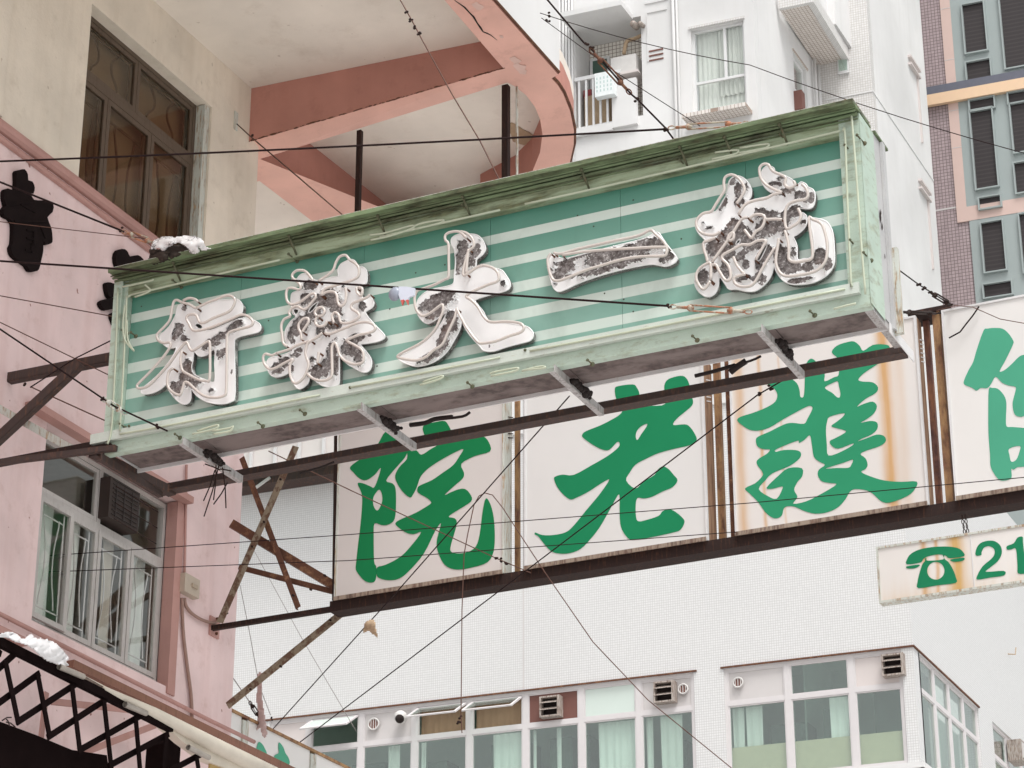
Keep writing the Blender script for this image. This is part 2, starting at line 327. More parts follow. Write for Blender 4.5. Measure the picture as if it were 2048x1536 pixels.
RUSTY = (.60, .36, .17)
MT['acr1'] = acrylic('white_acrylic_face', base=(.65, .61, .59)); MT['acr2'] = acrylic('white_acrylic_face_clean')
MT['acr3'] = acrylic('rust_streaked_acrylic_face', ((-6.14, .065, 1.15, RUSTY), (-7.60, .05, .8, RUSTY), (-7.38, .018, .9, RUSTY), (-6.0, .05, .35, RUSTY), (-7.18, .012, .5, RUSTY)), base=(.72, .685, .66))
MT['acr4'] = acrylic('white_acrylic_face_pale', base=(.74, .72, .70))
MT['acr5'] = acrylic('stained_phone_board', ((-5.60, .075, 1.2, (.6, .38, .15)), (-5.90, .03, .9, RUSTY), (-5.78, .02, .9, RUSTY)), base=(.74, .71, .68), low=9.02)
def green_film(name, col):
    t = NT(name); return t.out(t.mix(t.noise(1.2, 5), tuple(x * .9 for x in col), tuple(x * 1.12 for x in col)), .5, spec=.15)
MT['ch1'] = green_film('deep_green_film', (.008, .19, .065)); MT['ch2'] = green_film('green_film', (.012, .225, .095))
MT['ch3'] = green_film('faded_green_film', (.03, .28, .14)); MT['ch4'] = green_film('pale_green_film', (.075, .355, .225)); MT['ch5'] = green_film('phone_green_film', (.012, .20, .09))

# ------------------------------------------------------------------ setting
M().box(-400, 400, -300, 500, -.2, 0).build('ground', plain('asphalt_ground', (.49, .485, .475), .9), kind='structure', loc=(0, 0, 0))  # unseen ground made pale to bounce light up onto the soffits

# ================================================================== PINK BUILDING
WX = -13.48; WE = 21.53                                   # wall plane and its far corner
pb = thing('pink_building', 'pink and cream rendered corner building with round cantilevered balcony', 'building', (WX, 19, 0))
FP = Fr((WX, 0, 0), (0, 1, 0), (-1, 0, 0))
def rect(F, y0, y1, z0, z1, w=0): return [F.pt(y0, w, z0), F.pt(y1, w, z0), F.pt(y1, w, z1), F.pt(y0, w, z1)]
lw_tl = FP.uz(77, 872, .12); lw_br = FP.uz(314, 1370, .12); lw_tr = FP.uz(331, 1008, .12); lw_bl = FP.uz(45, 1240, .12)
LY0 = (lw_tl[0] + lw_bl[0]) / 2; LY1 = (lw_tr[0] + lw_br[0]) / 2; LZ1 = (lw_tl[1] + lw_tr[1]) / 2 + .04; LZ0 = (lw_bl[1] + lw_br[1]) / 2
MOUL = (FP.uz(0, 235)[1] + FP.uz(304, 492)[1]) / 2
m = M().prism(rect(FP, 4, WE, 0, MOUL), (-.3, 0, 0), [rect(FP, LY0 - .03, LY1 + .14, LZ0 - .03, LZ1 + .03)])
m.box(WX - 6, WX - .31, WE - .3, WE, 0, MOUL); m.build('pink_wall', MT['pink'], pb)
mm = M().tube([(WX + .02, 4, MOUL - .03), (WX + .02, WE - .01, MOUL - .03)], .06, 10).tube([(WX + .01, 4, MOUL - .15), (WX + .01, WE - .012, MOUL - .15)], .035, 8)
mm.box(WX - .3, WX + .05, 4, WE + .003, MOUL, MOUL + .03); mm.build('moulding', MT['pink_trim'], pb, smooth=False)
# cream storey
CX = WX - .004; FC = Fr((CX, 0, 0), (0, 1, 0), (-1, 0, 0)); SOF = 16.42
u_tl = FC.uz(162, 10, .14); u_tr = FC.uz(393, 215, .14); UY0 = u_tl[0]; UY1 = u_tr[0]; UZ1 = (u_tl[1] + u_tr[1]) / 2; UZ0 = 13.25
M().prism(rect(FC, 4, WE + .02, MOUL + .031, SOF), (-.3, 0, 0), [rect(FC, UY0, UY1 + .10, MOUL + .032, UZ1)]).box(CX - 6, CX - .31, WE - .28, WE + .02, MOUL + .031, SOF).build('cream_wall', MT['cream'], pb)
M().fbox(FC, 12.5, FC.uz(8, 100)[0], -.06, -.001, MOUL + .05, SOF).build('cream_pilaster', MT['cream'], pb)
M().fbox(FC, *[FC.uz(470, 250)[0] - .03, FC.uz(470, 250)[0] + .04], -.012, -.001, 15.72, 15.95).build('anchor_plate', MT['rust_pale'], pb)
# brown-framed upper window: frame, five leaves with grilles
fr = M()
for y0, y1, z0, z1 in ((UY0, UY1 + .0, UZ1 - .05, UZ1), (UY0, UY0 + .05, MOUL, UZ1 - .05), (UY1 - .05, UY1, MOUL, UZ1 - .05)): fr.fbox(FC, y0, y1, .14, .22, z0, z1)
tz = (FC.uz(150, 130, .14)[1] + FC.uz(384.5, 328, .14)[1]) / 2
fr.fbox(FC, UY0 + .05, UY1 - .05, .142, .218, tz - .04, tz + .04)
uw = fr.build('window', MT['dark_frame'], pb, label='brown framed window with barred panes under the balcony soffit')
M().fbox(FC, UY1 + .001, UY1 + .098, .03, .2, MOUL + .035, UZ1 - .01).build('reveal', MT['rust_pale'], pb)
def curtain(F, y0, y1, z0, z1, w, mat, parent, amp=.03, n=None, name='curtain'):
    n = n or max(8, int((y1 - y0) / .02)); g = M(); vs = []; fs = []
    ph = rng.random() * 6
    for i in range(n + 1):
        u = y0 + (y1 - y0) * i / n
        for k, z in enumerate((z0, (z0 + z1) / 2, z1)):
            vs.append(F.pt(u + .008 * math.sin(k * 2 + i), w + amp * math.sin(i * .9 + ph + .5 * math.sin(i * .37)) * (1.1 - .3 * k), z))
    for i in range(n):
        for k in range(2): fs.append((i * 3 + k, i * 3 + 3 + k, i * 3 + 4 + k, i * 3 + 1 + k))
    g.add(vs, fs); return g.build(name, mat, parent, smooth=True, fix=False)
def leaf(F, y0, y1, z0, z1, w, fw, mat, gm, parent, grille=None, gmat=None, name='casement', gr=1.0):
    f = M()
    f.fbox(F, y0, y0 + fw, w, w + .04, z0, z1).fbox(F, y1 - fw, y1, w, w + .04, z0, z1).fbox(F, y0 + fw, y1 - fw, w + .001, w + .039, z0, z0 + fw).fbox(F, y0 + fw, y1 - fw, w + .001, w + .039, z1 - fw, z1)
    f.build(name, mat, parent)
    M().fbox(F, y0 + fw, y1 - fw, w + .015, w + .02, z0 + fw, z1 - fw).build('pane', gm, parent)
    if grille:
        g = M(); c = (y0 + y1) / 2; h = z1 - z0; ww = (y1 - y0) / 2 - fw - .03; W = w + .055
        for s in (-1, 1):
            g.tube([F.pt(c + s * ww, W, z0 + fw), F.pt(c + s * ww, W, z1 - fw)], gr * .008, 5)
            pts = [F.pt(c + s * (.02 + ww * (.22 + .3 * abs(math.cos(math.pi * k / 12)) ** 3)), W, z0 + fw + h * .1 + k / 12 * h * .75) for k in range(13)]
            g.tube(pts, gr * .007, 5)
        for zz in (z0 + h * .12, z1 - h * .12): g.tube([F.pt(c - ww, W, zz), F.pt(c + ww, W, zz)], gr * .008, 5)
        g.build('window_grille', gmat, parent)
ms = [UY0 + .05, FC.uz(219, 175, .14)[0], FC.uz(304, 270, .14)[0], UY1 - .05]
for a, b in zip(ms[:-1], ms[1:]): leaf(FC, a + .004, b - .004, MOUL - .3, tz - .045, .145, .055, MT['dark_frame'], MT['glass_brown'], uw, True, MT['dark_frame'], gr=1.9)
mid = FC.uz(275, 170, .14)[0]
for a, b in ((UY0 + .05, mid), (mid, UY1 - .05)): leaf(FC, a + .004, b - .004, tz + .045, UZ1 - .055, .145, .05, MT['dark_frame'], MT['glass_brown'], uw, True, MT['dark_frame'], gr=1.9)
M().fbox(FC, UY0, UY1 + .09, .285, .295, MOUL + .04, UZ1 - .01).build('blind', plain('tan_blind', (.33, .275, .215), .9, var=.1, sc_=2), uw)
# the room behind both windows
room = M()
for (y0, y1, z0, z1, F) in ((UY0 - .3, UY1 + .35, MOUL - .4, UZ1 + .3, FC), (LY0 - .3, LY1 + .35, LZ0 - .2, LZ1 + .3, FP)):
    room.fbox(F, y0, y1, 1.6, 1.62, z0, z1).fbox(F, y0, y1, .31, 1.6, z0 - .02, z0).fbox(F, y0, y1, .31, 1.6, z1, z1 + .02).fbox(F, y0 - .02, y0, .31, 1.6, z0, z1).fbox(F, y1, y1 + .02, .31, 1.6, z0, z1)
room.build('room_interior', plain('warm_room_wall', (.42, .39, .34), .9, var=.2), pb)
# lower aluminium window
ltz = (FP.uz(68, 978, .12)[1] + FP.uz(326, 1127, .12)[1]) / 2
fr = M(); W = .12
for y0, y1, z0, z1 in ((LY0, LY1, LZ1 - .05, LZ1), (LY0, LY1, LZ0, LZ0 + .05), (LY0, LY0 + .045, LZ0 + .05, LZ1 - .05), (LY1 - .045, LY1, LZ0 + .05, LZ1 - .05), (LY0 + .045, LY1 - .045, ltz - .035, ltz + .035)): fr.fbox(FP, y0, y1, W, W + .07, z0, z1)
lmid = (FP.uz(203, 940, W)[0] + FP.uz(198, 1050, W)[0]) / 2
fr.fbox(FP, lmid - .03, lmid + .03, W + .001, W + .069, ltz + .035, LZ1 - .05)
lw = fr.build('window', MT['alu'], pb, label='aluminium casement window with white grilles and curtains')
lm = [LY0 + .045] + [(FP.uz(a, 1250, W)[0]) for a in (124, 183, 251)] + [LY1 - .045]
for i, (a, b) in enumerate(zip(lm[:-1], lm[1:])):
    leaf(FP, a + .006, b - .006, LZ0 + .052, ltz - .037, W - (.05 if i == 0 else .012), .05, MT['alu'], MT['glass'], lw, True, MT['frame_white'])
leaf(FP, LY0 + .05, lmid - .035, ltz + .04, LZ1 - .055, W + .005, .04, MT['alu'], MT['glass'], lw)
M().fbox(FP, lmid + .035, LY1 - .05, W + .03, W + .035, ltz + .04, LZ1 - .055).build('pane', MT['glass'], lw)
# gathered curtains
for i, (c0, c1, mt_) in enumerate(((.42, .8, 'curtain'), (.35, .75, 'curtain'), (.45, .8, 'curtain_beige'), (.35, .8, 'curtain'))):
    a = lm[i]; b = lm[i + 1]; curtain(FP, a + (b - a) * c0, a + (b - a) * c1, LZ0 + .1, ltz + .05, .24, MT[mt_], lw, amp=.022)
# pink painted reveal of the lower window and lintel
mm = M().fbox(FP, LY1 + .001, LY1 + .135, -.02, .11, LZ0 - .1, LZ1 + .02).fbox(FP, LY0 - .4, LY1 + .135, -.12, .0, LZ1 + .021, LZ1 + .09)
mm.build('window_surround', MT['pink_trim'], pb)
# balcony slab, downstand beams
def HB(px, py, dz=0.0):                                   # point on the beams' sloping underside (deeper at the wall)
    z = 15.74
    for _ in range(6):
        P = PZ(px, py, z); z = 15.72 + max(0, P[0] + 13.5) * .095
    return np.array([P[0], P[1], z])
outer = [(1116, 149), (1103, 157), (1115, 170), (1126, 187), (1140, 222), (1148, 260), (1147.5, 290), (1139, 328), (1122, 360), (1090, 400), (1040, 440)]
out3 = [HB(*p) for p in outer] + [np.array([-11.9, 26.6, 15.85]), np.array([-13.4, 27.2, 15.74]), np.array([-14.6, 27.0, 15.72]), np.array([-14.6, WE, 15.72])]
e0 = HB(1116, 149); out3 = [np.array([-13.6, 6, 15.72]), np.array([e0[0], 6, e0[2]])] + out3
out3[-1] = np.array([-14.6, WE + .021, 15.72]); out3.append(np.array([WX + .0, WE + .021, 15.72])); out3[0] = np.array([WX, 6, 15.72])
i0 = HB(1007, 137); i1 = HB(493, 285); iX = HB(889, 0)
h1 = [np.array([WX + .001, 6.3, 15.72]), np.array([iX[0], 6.3, iX[2]]), iX, i0, np.array([WX + .001, i1[1], 15.72])]
h2 = [HB(*p) for p in ((520, 318), (1015, 165), (1030, 173), (1052, 190), (1070, 214), (1080, 238), (1085, 268), (1080, 305), (1064, 345), (1030, 385), (960, 430))] + [np.array([-12.0, 26.0, 15.85]), np.array([-13.0, 26.6, 15.77])]
slab_tail = out3[2:-1] + [np.array([-14.6, 15, 0]), np.array([-14.6, 6, 0])]
slab_tail = [p for p in slab_tail if p[0] > -14] + [np.array([-19, 27, 0]), np.array([-19, 6, 0])]
a = HB(673, 434); d_ = (a - HB(520, 318)); h2.append(HB(520, 318) + d_ * 2.9)
out3 = [np.array([WX, i1[1], 15.72]), i0, iX, np.array([iX[0], 6, iX[2]])] + out3[1:-1] + [np.array([-14.6, i1[1], 15.72])]
h3s = HB(519, 362); h3e = HB(632, 448); out3 = out3[:-5] + [np.array([-11.9, 26.6, 15.85]), h3s + (h3e - h3s) * 2.2, h3s, np.array([-14.6, h3s[1], 15.72]), np.array([-14.6, i1[1], 15.72])]
h3 = [h3s, h3s + (h3e - h3s) * 2.2, np.array([-14.45, 26.5, 15.72]), np.array([-14.45, h3s[1], 15.72])]
def up(p, z): return np.array([p[0], p[1], z])
bm_ = M()
loops = [out3, h2]; vl = [[Vector(tuple(p)) for p in l] for l in loops]
fl = [p for l in loops for p in l]; tr = tessellate_polygon([[Vector((p[0], p[1], 0)) for p in l] for l in loops]); n_ = len(fl)
vs = [tuple(p) for p in fl] + [(p[0], p[1], SOF) for p in fl]; fs = []; b_ = 0
for l in loops:
    k = len(l)
    for i in range(k): fs.append((b_ + i, b_ + (i + 1) % k, n_ + b_ + (i + 1) % k, n_ + b_ + i))
    b_ += k
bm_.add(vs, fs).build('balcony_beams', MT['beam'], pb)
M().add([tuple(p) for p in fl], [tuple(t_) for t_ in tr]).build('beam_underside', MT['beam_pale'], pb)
M().prism([up(p, SOF + .001) for p in [np.array([e0[0], 6, 0])] + slab_tail], (0, 0, .15)).build('balcony_slab', MT['soffit'], pb)
g = M(); rr_ = np.random.default_rng(11)
for k in range(150):
    t_ = rr_.random(); P = i0 * (1 - t_) + np.array([WX, i1[1], 15.72]) * t_ + np.array([0, -.004, .012 * rr_.random()])
    g.sphere(P, .006 + .014 * rr_.random() ** 3, 5, 3, (1.5 + 2 * rr_.random(), .35, .6))
g.build('worn_edge', MT['rust_steel'], pb, kind='stuff')
# thin darker lip round the outer edge
lip = [p + np.array([.012, 0, .03]) for p in out3[4:15]]; M().tube(lip, .018, 6).build('edge_lip', MT['rust_steel'], pb)
# white parapet above the straight edge
M().box(e0[0] - .13, e0[0] - .002, 6, e0[1], SOF + .16, SOF + 2.4).box(e0[0] + .004, e0[0] + .02, 6, e0[1], e0[2] + .04, SOF + 2.4).build('parapet', MT['white_render'], pb)
# crack along the underside
ck = [(905, 0), (925, 14), (935, 25), (943, 33), (950, 45), (957, 55), (962, 63), (970, 66), (978, 70), (990, 80)]
M().tube([HB(x + 4, y - 0) - np.array([0, 0, .003]) for x, y in ck], [.004, .010, .008, .012, .008, .012, .007, .008, .006, .002], 4).build('crack', MT['black'], pb)
PATM = wall_mat('patched_plaster', (.72, .50, .44))
for cx_, cy_, r_ in ((1030, 120, 16), (1038, 135, 20), (1045, 143, 13), (955, 12, 16), (1003, 73, 6)):
    P = HB(cx_, cy_); k = 11; M().prism([P + np.array([math.cos(2 * math.pi * j / k) * r_ / 300 * (1 + .35 * math.sin(j * 2.3 + cx_)), math.sin(2 * math.pi * j / k) * r_ / 200 * (1 + .3 * math.sin(j * 3.1)), -.004]) for j in range(k)], (0, 0, .003)).build('plaster_patch', PATM, pb)
# spalled hole in the soffit beside the post
P = PZ(1040, 268, SOF); M().prism([P + np.array([.12 * math.cos(a_) * (1 + .4 * math.sin(3 * a_)), .30 * math.sin(a_), -.006]) for a_ in np.linspace(0, 6.0, 12)], (0, 0, .004)).build('spalled_patch', MT['rag'], pb)
for px_, w_, lb in ((720, .055, 'thinner dark steel post hanging from the pink balcony beam, left one'), (1012, .072, 'thicker dark steel post under the outer end of the pink balcony beam')):
    p = HB(px_, 262 if px_ < 800 else 172); M().box(p[0] - w_ / 2, p[0] + w_ / 2, p[1] - w_ / 2, p[1] + w_ / 2, 11.2, p[2] - .001).build('hanger_post', MT['dark_steel'], label=lb, cat='post', group='posts hanging from the balcony')
p = HB(1024, 175); M().tube([(p[0] + .06, p[1], 16.0), (p[0] + .065, p[1], 11.3)], .014, 6).build('drain_pipe', MT['rust_pale'], label='thin pale pipe running down beside the thicker balcony post', cat='pipe')
# wall pipes, ledge
p0 = PX(0, 1228, WX + .06); p1 = PX(420, 1441, WX + .06)
dy = (p1 - p0) / np.linalg.norm(p1 - p0)
M().tube([(WX + .06, 12, p0[2] + .02), p0, p1, (WX + .06, 21.9, p1[2] - .0)], .022, 8).build('wall_pipe', MT['pink_trim'], label='slim pink painted pipe running along the wall under the aluminium window', cat='pipe', smooth=True)
p0 = PX(0, 1252, WX + .05); M().box(WX + .001, WX + .07, 12, 17.9, p0[2] - .07, p0[2] + .0).build('wall_conduit', MT['pink_trim'], label='thick pink painted conduit on the wall behind the white cloth', cat='pipe')
q0 = PX(140, 1328, WX + .12); q1 = PX(600, 1552, -12.9)
M().beam(q0, q1, .09, .075).build('awning_rail', metal_mat('brown_rail', (.24, .12, .085), rust=(.14, .07, .05)), label='long brown steel rail slanting down under the aluminium window', cat='rail')
# black characters fixed to the wall
bc1 = [(125, 95), (150, 78), (190, 70), (215, 110), (218, 155), (250, 165), (268, 210), (260, 250), (240, 255), (262, 305), (330, 310), (408, 330), (405, 400), (365, 440), (395, 520), (405, 610), (395, 640), (355, 648), (335, 620), (333, 700), (318, 770), (300, 840), (270, 855), (230, 850), (205, 810), (130, 760), (95, 720), (85, 670), (100, 640), (105, 560), (103, 490), (75, 450), (35, 430), (25, 380), (48, 350), (35, 300), (35, 240), (60, 218), (125, 225)]
bc2 = [(890, 745), (912, 690), (960, 685), (985, 710), (1000, 740), (1060, 730), (1100, 760), (1130, 810), (1180, 900), (1150, 1100), (1120, 1250), (1000, 1300), (900, 1275), (875, 1240), (862, 1180), (925, 1150), (930, 1130), (830, 1152), (795, 1140), (773, 1100), (800, 1072), (910, 1045), (860, 1060), (832, 1035), (818, 950), (850, 940), (920, 960), (950, 900), (940, 840), (905, 820)]
for pts, lb in ((bc1, 'black relief character high on the pink wall beside the moulding'), (bc2, 'black relief character on the pink wall, half hidden by the green sign')):
    wp = [FP.P(x, y, -.05) for x, y in Zm(smooth_loop(pts, 2), 0, 320, 3.841)]
    r = M().prism(wp, (.0, 0, 0.0001)); r = M().prism(wp, (-.048, 0, 0))
    o = r.build('wall_character', MT['black_wood'], label=lb, cat='lettering', group='black characters on the pink wall')
    if pts is bc1:
        g = M()
        for a_, b_ in (((160, 340), (270, 400)), ((205, 535), (262, 545)), ((262, 545), (258, 650)), ((205, 600), (258, 610)), ((195, 690), (245, 705)), ((245, 640), (240, 712)), ((45, 345), (250, 320)), ((110, 470), (350, 470)), ((150, 230), (255, 250)), ((310, 500), (350, 600))):
            g.beam(FP.P(*Zm([a_], 0, 320, 3.841)[0], -.056), FP.P(*Zm([b_], 0, 320, 3.841)[0], -.056), .02, .014, up=(1, 0, 0))
        g.build('raised_stroke', MT['black_wood'], o)
# junction box, cables on the wall
jb = thing('junction_box', 'beige electrical box on the pink wall with a cable looping out', 'electrical box', PX(370, 1172, WX + .04))
a = FP.uz(358, 1143); b = FP.uz(385, 1200); M().fbox(FP, a[0], b[0], -.08, -.001, b[1] + .0, a[1] - .02).build('housing', plain('beige_box', (.50, .42, .34), .5), jb)
M().fbox(FP, a[0] + .12, b[0] - .06, -.10, -.081, b[1] + .08, a[1] - .1).build('lid', plain('beige_lid', (.42, .34, .26), .5), jb)
def onwall(pts, off=.03): return [PX(x, y, WX + off) for x, y in pts]
M().tube(smooth_loop(onwall([(373, 930), (371, 1040), (369, 1150)]), 4, False), .014, 6).build('conduit', MT['pink_trim'], jb, smooth=True)
M().tube(smooth_loop(onwall([(369, 1196), (372, 1212), (385, 1228), (405, 1240), (428, 1246), (436, 1240)]), 4, False), .018, 6).build('cable', MT['brown_conduit'], jb, smooth=True)
M().tube(smooth_loop(onwall([(364, 1196), (366, 1260), (374, 1330), (382, 1390), (384, 1440), (384, 1450)]), 4, False), .018, 6).build('cable', MT['brown_conduit'], jb, smooth=True)
# window air conditioner
ac = thing('air_conditioner', 'dark brown window air conditioner sticking out over the aluminium window', 'air conditioner', FP.P(235, 1000))
a = FP.uz(222, 948, 0); b = FP.uz(275, 1070, 0)
M().fbox(FP, a[0], b[0], -.0, .3, b[1] + .02, a[1] - .02).build('casing', plain('dark_casing', (.035, .022, .018), .6), ac)
g = M()
for k in range(9): z = b[1] + .06 + k * .045; g.fbox(FP, a[0] + .05, b[0] - .03, -.008, -.001, z, z + .012)
for k in range(3): u = a[0] + .1 + k * .14; g.fbox(FP, u, u + .015, -.012, -.0081, b[1] + .05, a[1] - .06)
g.build('grille', plain('grille_steel', (.03, .02, .018), .5), ac)
g = M()
for k in range(3): z = a[1] - .12 - k * .17; g.tube([FP.pt(a[0] + .05, -.04, z), FP.pt(b[0] + .28, -.04, z - .01)], .006, 5)
g.build('guard_bar', MT['dark_steel'], ac)

# ================================================================== LOWER WHITE BUILDING (windows, mosaic tile)
def skewframe(O, yaw): return Fr(O, (math.cos(R_(yaw)), math.sin(R_(yaw)), 0), (0, 1, 0))
L0 = PY(1826, 1293, 42.0); FL = skewframe(L0, 4.1); FLs = Fr(L0, (0, 1, 0), (-1, 0, 0))
wb = thing('tiled_building', 'white mosaic tiled building with green glazed window strips', 'building', (L0[0] - 5, 44, 0))
ZT = 15.59; TOPZ = 20.85
uL = FL.uz(540, 1450)[0]; uA1 = -4.1; uB0 = -3.53; B_Z0 = 13.47
A_Z0 = 11.8
wall = M().prism([FL.pt(-30, 0, 0), FL.pt(0, 0, 0), FL.pt(0, 0, TOPZ), FL.pt(-30, 0, TOPZ)], (0, .3, 0),
    [[FL.pt(uL, 0, A_Z0), FL.pt(uA1, 0, A_Z0), FL.pt(uA1, 0, ZT), FL.pt(uL, 0, ZT)]] + [[FL.pt(uB0, 0, B_Z0), FL.pt(-.22, 0, B_Z0), FL.pt(-.22, 0, ZT), FL.pt(uB0, 0, ZT)]])
s1 = FLs.uz(1956, 1418)[0]; s2 = FLs.uz(1984, 1437)[0]
wall.prism([FLs.pt(.301, 0, 0), FLs.pt(20, 0, 0), FLs.pt(20, 0, TOPZ), FLs.pt(.301, 0, TOPZ)], (-.3, 0, 0),
    [[FLs.pt(.36, 0, B_Z0), FLs.pt(s1, 0, B_Z0), FLs.pt(s1, 0, ZT), FLs.pt(.36, 0, ZT)]] + [[FLs.pt(s2, 0, A_Z0), FLs.pt(s2 + 6, 0, A_Z0), FLs.pt(s2 + 6, 0, ZT), FLs.pt(s2, 0, ZT)]])
wall.build('tiled_wall', MT['tile_white'], wb)
M().fbox(FL, -30, .05, -.05, .33, TOPZ, TOPZ + .12).build('coping', MT['white_render'], wb)
g = M(); u_ = FL.uz(1047, 1300)[0]; g.fbox(FL, u_ - .01, u_ + .01, -.004, -.0005, ZT, TOPZ); g.build('expansion_joint', MT['panel_grey'], wb)
M().fbox(FL, uL - .1, uA1 + .06, -.03, -.001, ZT - .0, ZT + .03).fbox(FL, uB0 - .05, .03, -.03, -.001, ZT, ZT + .03).fbox(FLs, -.03, s1 + .05, -.03, -.001, ZT, ZT + .03).build('drip_edge', MT['rust_steel'], wb)
# interior: back walls and floor seen through the glass
rm = M().fbox(FL, uL - 1, -.35, 2.2, 2.22, 9, 17).fbox(FL, uL - 1, -.35, .32, 2.2, 16.0, 16.02).fbox(FLs, .4, 14, 2.2, 2.22, 9, 17)
rm.build('room_interior', MT['room'], wb)
M().fbox(FL, uL, uA1, .13, .15, 9, 13.72).fbox(FL, uB0, -.3, .13, .15, 9, 14.12).fbox(FLs, .4, s1, .16, .2, 9, 13.7).build('inner_sill_wall', MT['room_olive'], wb)  # olive band behind the panes, standing in for a reflection in the glass
cu = M()
for u0, u1, z1 in ((-11.3, -10.6, 14.7), (-9.7, -9.3, 14.6), (-8.4, -7.6, 14.8), (-7.2, -6.75, 14.8), (-6.6, -6.4, 14.8), (-5.0, -4.5, 14.5), (-2.9, -2.2, 14.6), (-1.9, -1.55, 14.8), (-.95, -.3, 15.2)): cu.fbox(FL, u0, u1, .6, 1.1, 13.2, z1)
cu.build('cupboard', MT['green_dark'], wb)  # cupboards added where the glass would otherwise mirror the buildings opposite
TR = 14.92
def bay(F, u0, u1, z0, z1, top='glass', low='glass', curt=None, fan=None, mat='frame_white', opened=False, tr=TR, b=wb, fw=.055, blind=False):
    f = M(); w = .03
    f.fbox(F, u0, u0 + fw, w, w + .09, z0, z1).fbox(F, u1 - fw, u1, w, w + .09, z0, z1)
    f.fbox(F, u0 + fw, u1 - fw, w + .001, w + .089, z1 - fw, z1).fbox(F, u0 + fw, u1 - fw, w + .001, w + .089, tr - .04, tr + .04)
    if z0 > 13: f.fbox(F, u0 + fw, u1 - fw, w + .001, w + .089, z0, z0 + fw)
    k = .025
    for a_, c_ in ((tr + .04, z1 - fw), (max(z0, 12.4) + (fw if z0 > 13 else 0), tr - .04)):
        f.fbox(F, u0 + fw, u0 + fw + k, w + .012, w + .06, a_, c_).fbox(F, u1 - fw - k, u1 - fw, w + .012, w + .06, a_, c_).fbox(F, u0 + fw + k, u1 - fw - k, w + .013, w + .059, c_ - k, c_).fbox(F, u0 + fw + k, u1 - fw - k, w + .013, w + .059, a_, a_ + k)
    win = f.build('window', MT[mat], b)
    a0, a1 = u0 + fw + k, u1 - fw - k
    M().fbox(F, a0, a1, w + .03, w + .035, z0 + .02, tr - .04 - k).build('pane', MT['glass_green'], win)
    tm = {'glass': 'glass_green', 'frost': 'frosted', 'brown': 'panel_brown', 'grey': 'panel_grey', 'pink': 'panel_pinkish'}.get(top)
    if not opened: M().fbox(F, a0, a1, w + .03, w + .036, tr + .04 + k, z1 - fw - k).build('pane', MT[tm], win)
    else:
        H = z1 - fw - tr - .05; ang = R_(58)
        s_ = M(); L = lambda u, t_, o: F.pt(u, w - t_ * math.sin(ang) * H + o * math.cos(ang), z1 - fw - .01 - t_ * math.cos(ang) * H - o * math.sin(ang))
        def pl(ua, ub, ta, tb, o0, o1): s_.hexa([L(ua, ta, o0), L(ub, ta, o0), L(ub, tb, o0), L(ua, tb, o0), L(ua, ta, o1), L(ub, ta, o1), L(ub, tb, o1), L(ua, tb, o1)])
        e = .05; pl(u0 + fw, u0 + fw + e, 0, 1, 0, .03); pl(u1 - fw - e, u1 - fw, 0, 1, 0, .03); pl(u0 + fw + e, u1 - fw - e, 0, e / H, .001, .029); pl(u0 + fw + e, u1 - fw - e, 1 - e / H, 1, .001, .029)
        s_.build('open_sash', MT[mat], win); s_ = M(); pl(u0 + fw + e, u1 - fw - e, e / H, 1 - e / H, .01, .015); s_.build('pane', MT['frosted' if opened == 'white' else 'glass_green'], win)
    if blind: curtain(F, a0, a1, tr + .03, z1 - .02, .16, MT['blind_brown'], win, amp=.008, name='blind')
    if curt:
        for (c0, c1, mt_) in curt: curtain(F, a0 + (a1 - a0) * c0, a0 + (a1 - a0) * c1, 12.6, tr - .05 if c1 - c0 < .9 else tr + .02, .19, MT[mt_], win, amp=.018, name='curtain')  # curtains added in place of the street's reflections in these panes
    return win
def fan_unit(F, px, py, sq=True, lb='', r=.14, px2=None):
    u, z = F.uz(px, py)
    if sq:
        t_ = thing('vent_unit', lb, 'ventilator', F.pt(u, -.05, z), 'vents set in the white building windows')
        f = M(); h = .20; f.fbox(F, u - .2, u - .17, -.12, .05, z - h, z + h).fbox(F, u + .15, u + .2, -.12, .05, z - h, z + h).fbox(F, u - .17, u + .15, -.12, .05, z - h, z - h + .03).fbox(F, u - .17, u + .15, -.12, .05, z + h - .03, z + h)
        f.build('housing', MT['rustfan'], t_)
        M().fbox(F, u - .17, u + .15, .0, .02, z - h + .03, z + h - .03).build('dark_core', MT['black'], t_)
        g = M()
        for k in (-.06, .07): g.hexa([F.pt(u - .19, -.14, z + k - .01), F.pt(u + .15, -.14, z + k - .01), F.pt(u + .15, -.02, z + k + .05), F.pt(u - .19, -.02, z + k + .05), F.pt(u - .19, -.14, z + k), F.pt(u + .15, -.14, z + k), F.pt(u + .15, -.02, z + k + .07), F.pt(u - .19, -.02, z + k + .07)])
        g.build('louvre_flap', MT['rustfan'], t_)
    else:
        t_ = thing('round_vent', lb, 'ventilator', F.pt(u, 0, z), 'vents set in the white building windows')
        ring = [F.pt(u + r * math.cos(a_), .0, z + r * math.sin(a_)) for a_ in np.linspace(0, 2 * math.pi, 20, endpoint=False)]
        M().tube(ring, .018, 6, closed=True).build('rim', MT['fan'], t_, smooth=True)
        M().prism([F.pt(u + r * math.cos(a_), .004, z + r * math.sin(a_)) for a_ in np.linspace(0, 2 * math.pi, 20, endpoint=False)], (0, .01, 0)).build('opening', MT['panel_brown'], t_)
        g = M()
        for k in (-.05, 0, .05): g.fbox(F, u + k - .005, u + k + .005, -.012, .002, z - r * .85, z + r * .85)
        g.build('slat', MT['fan'], t_)
ed = [uL] + [FL.uz(a_, 1430)[0] for a_ in (617, 721, 828, 937, 1049, 1161, 1276)] + [uA1]
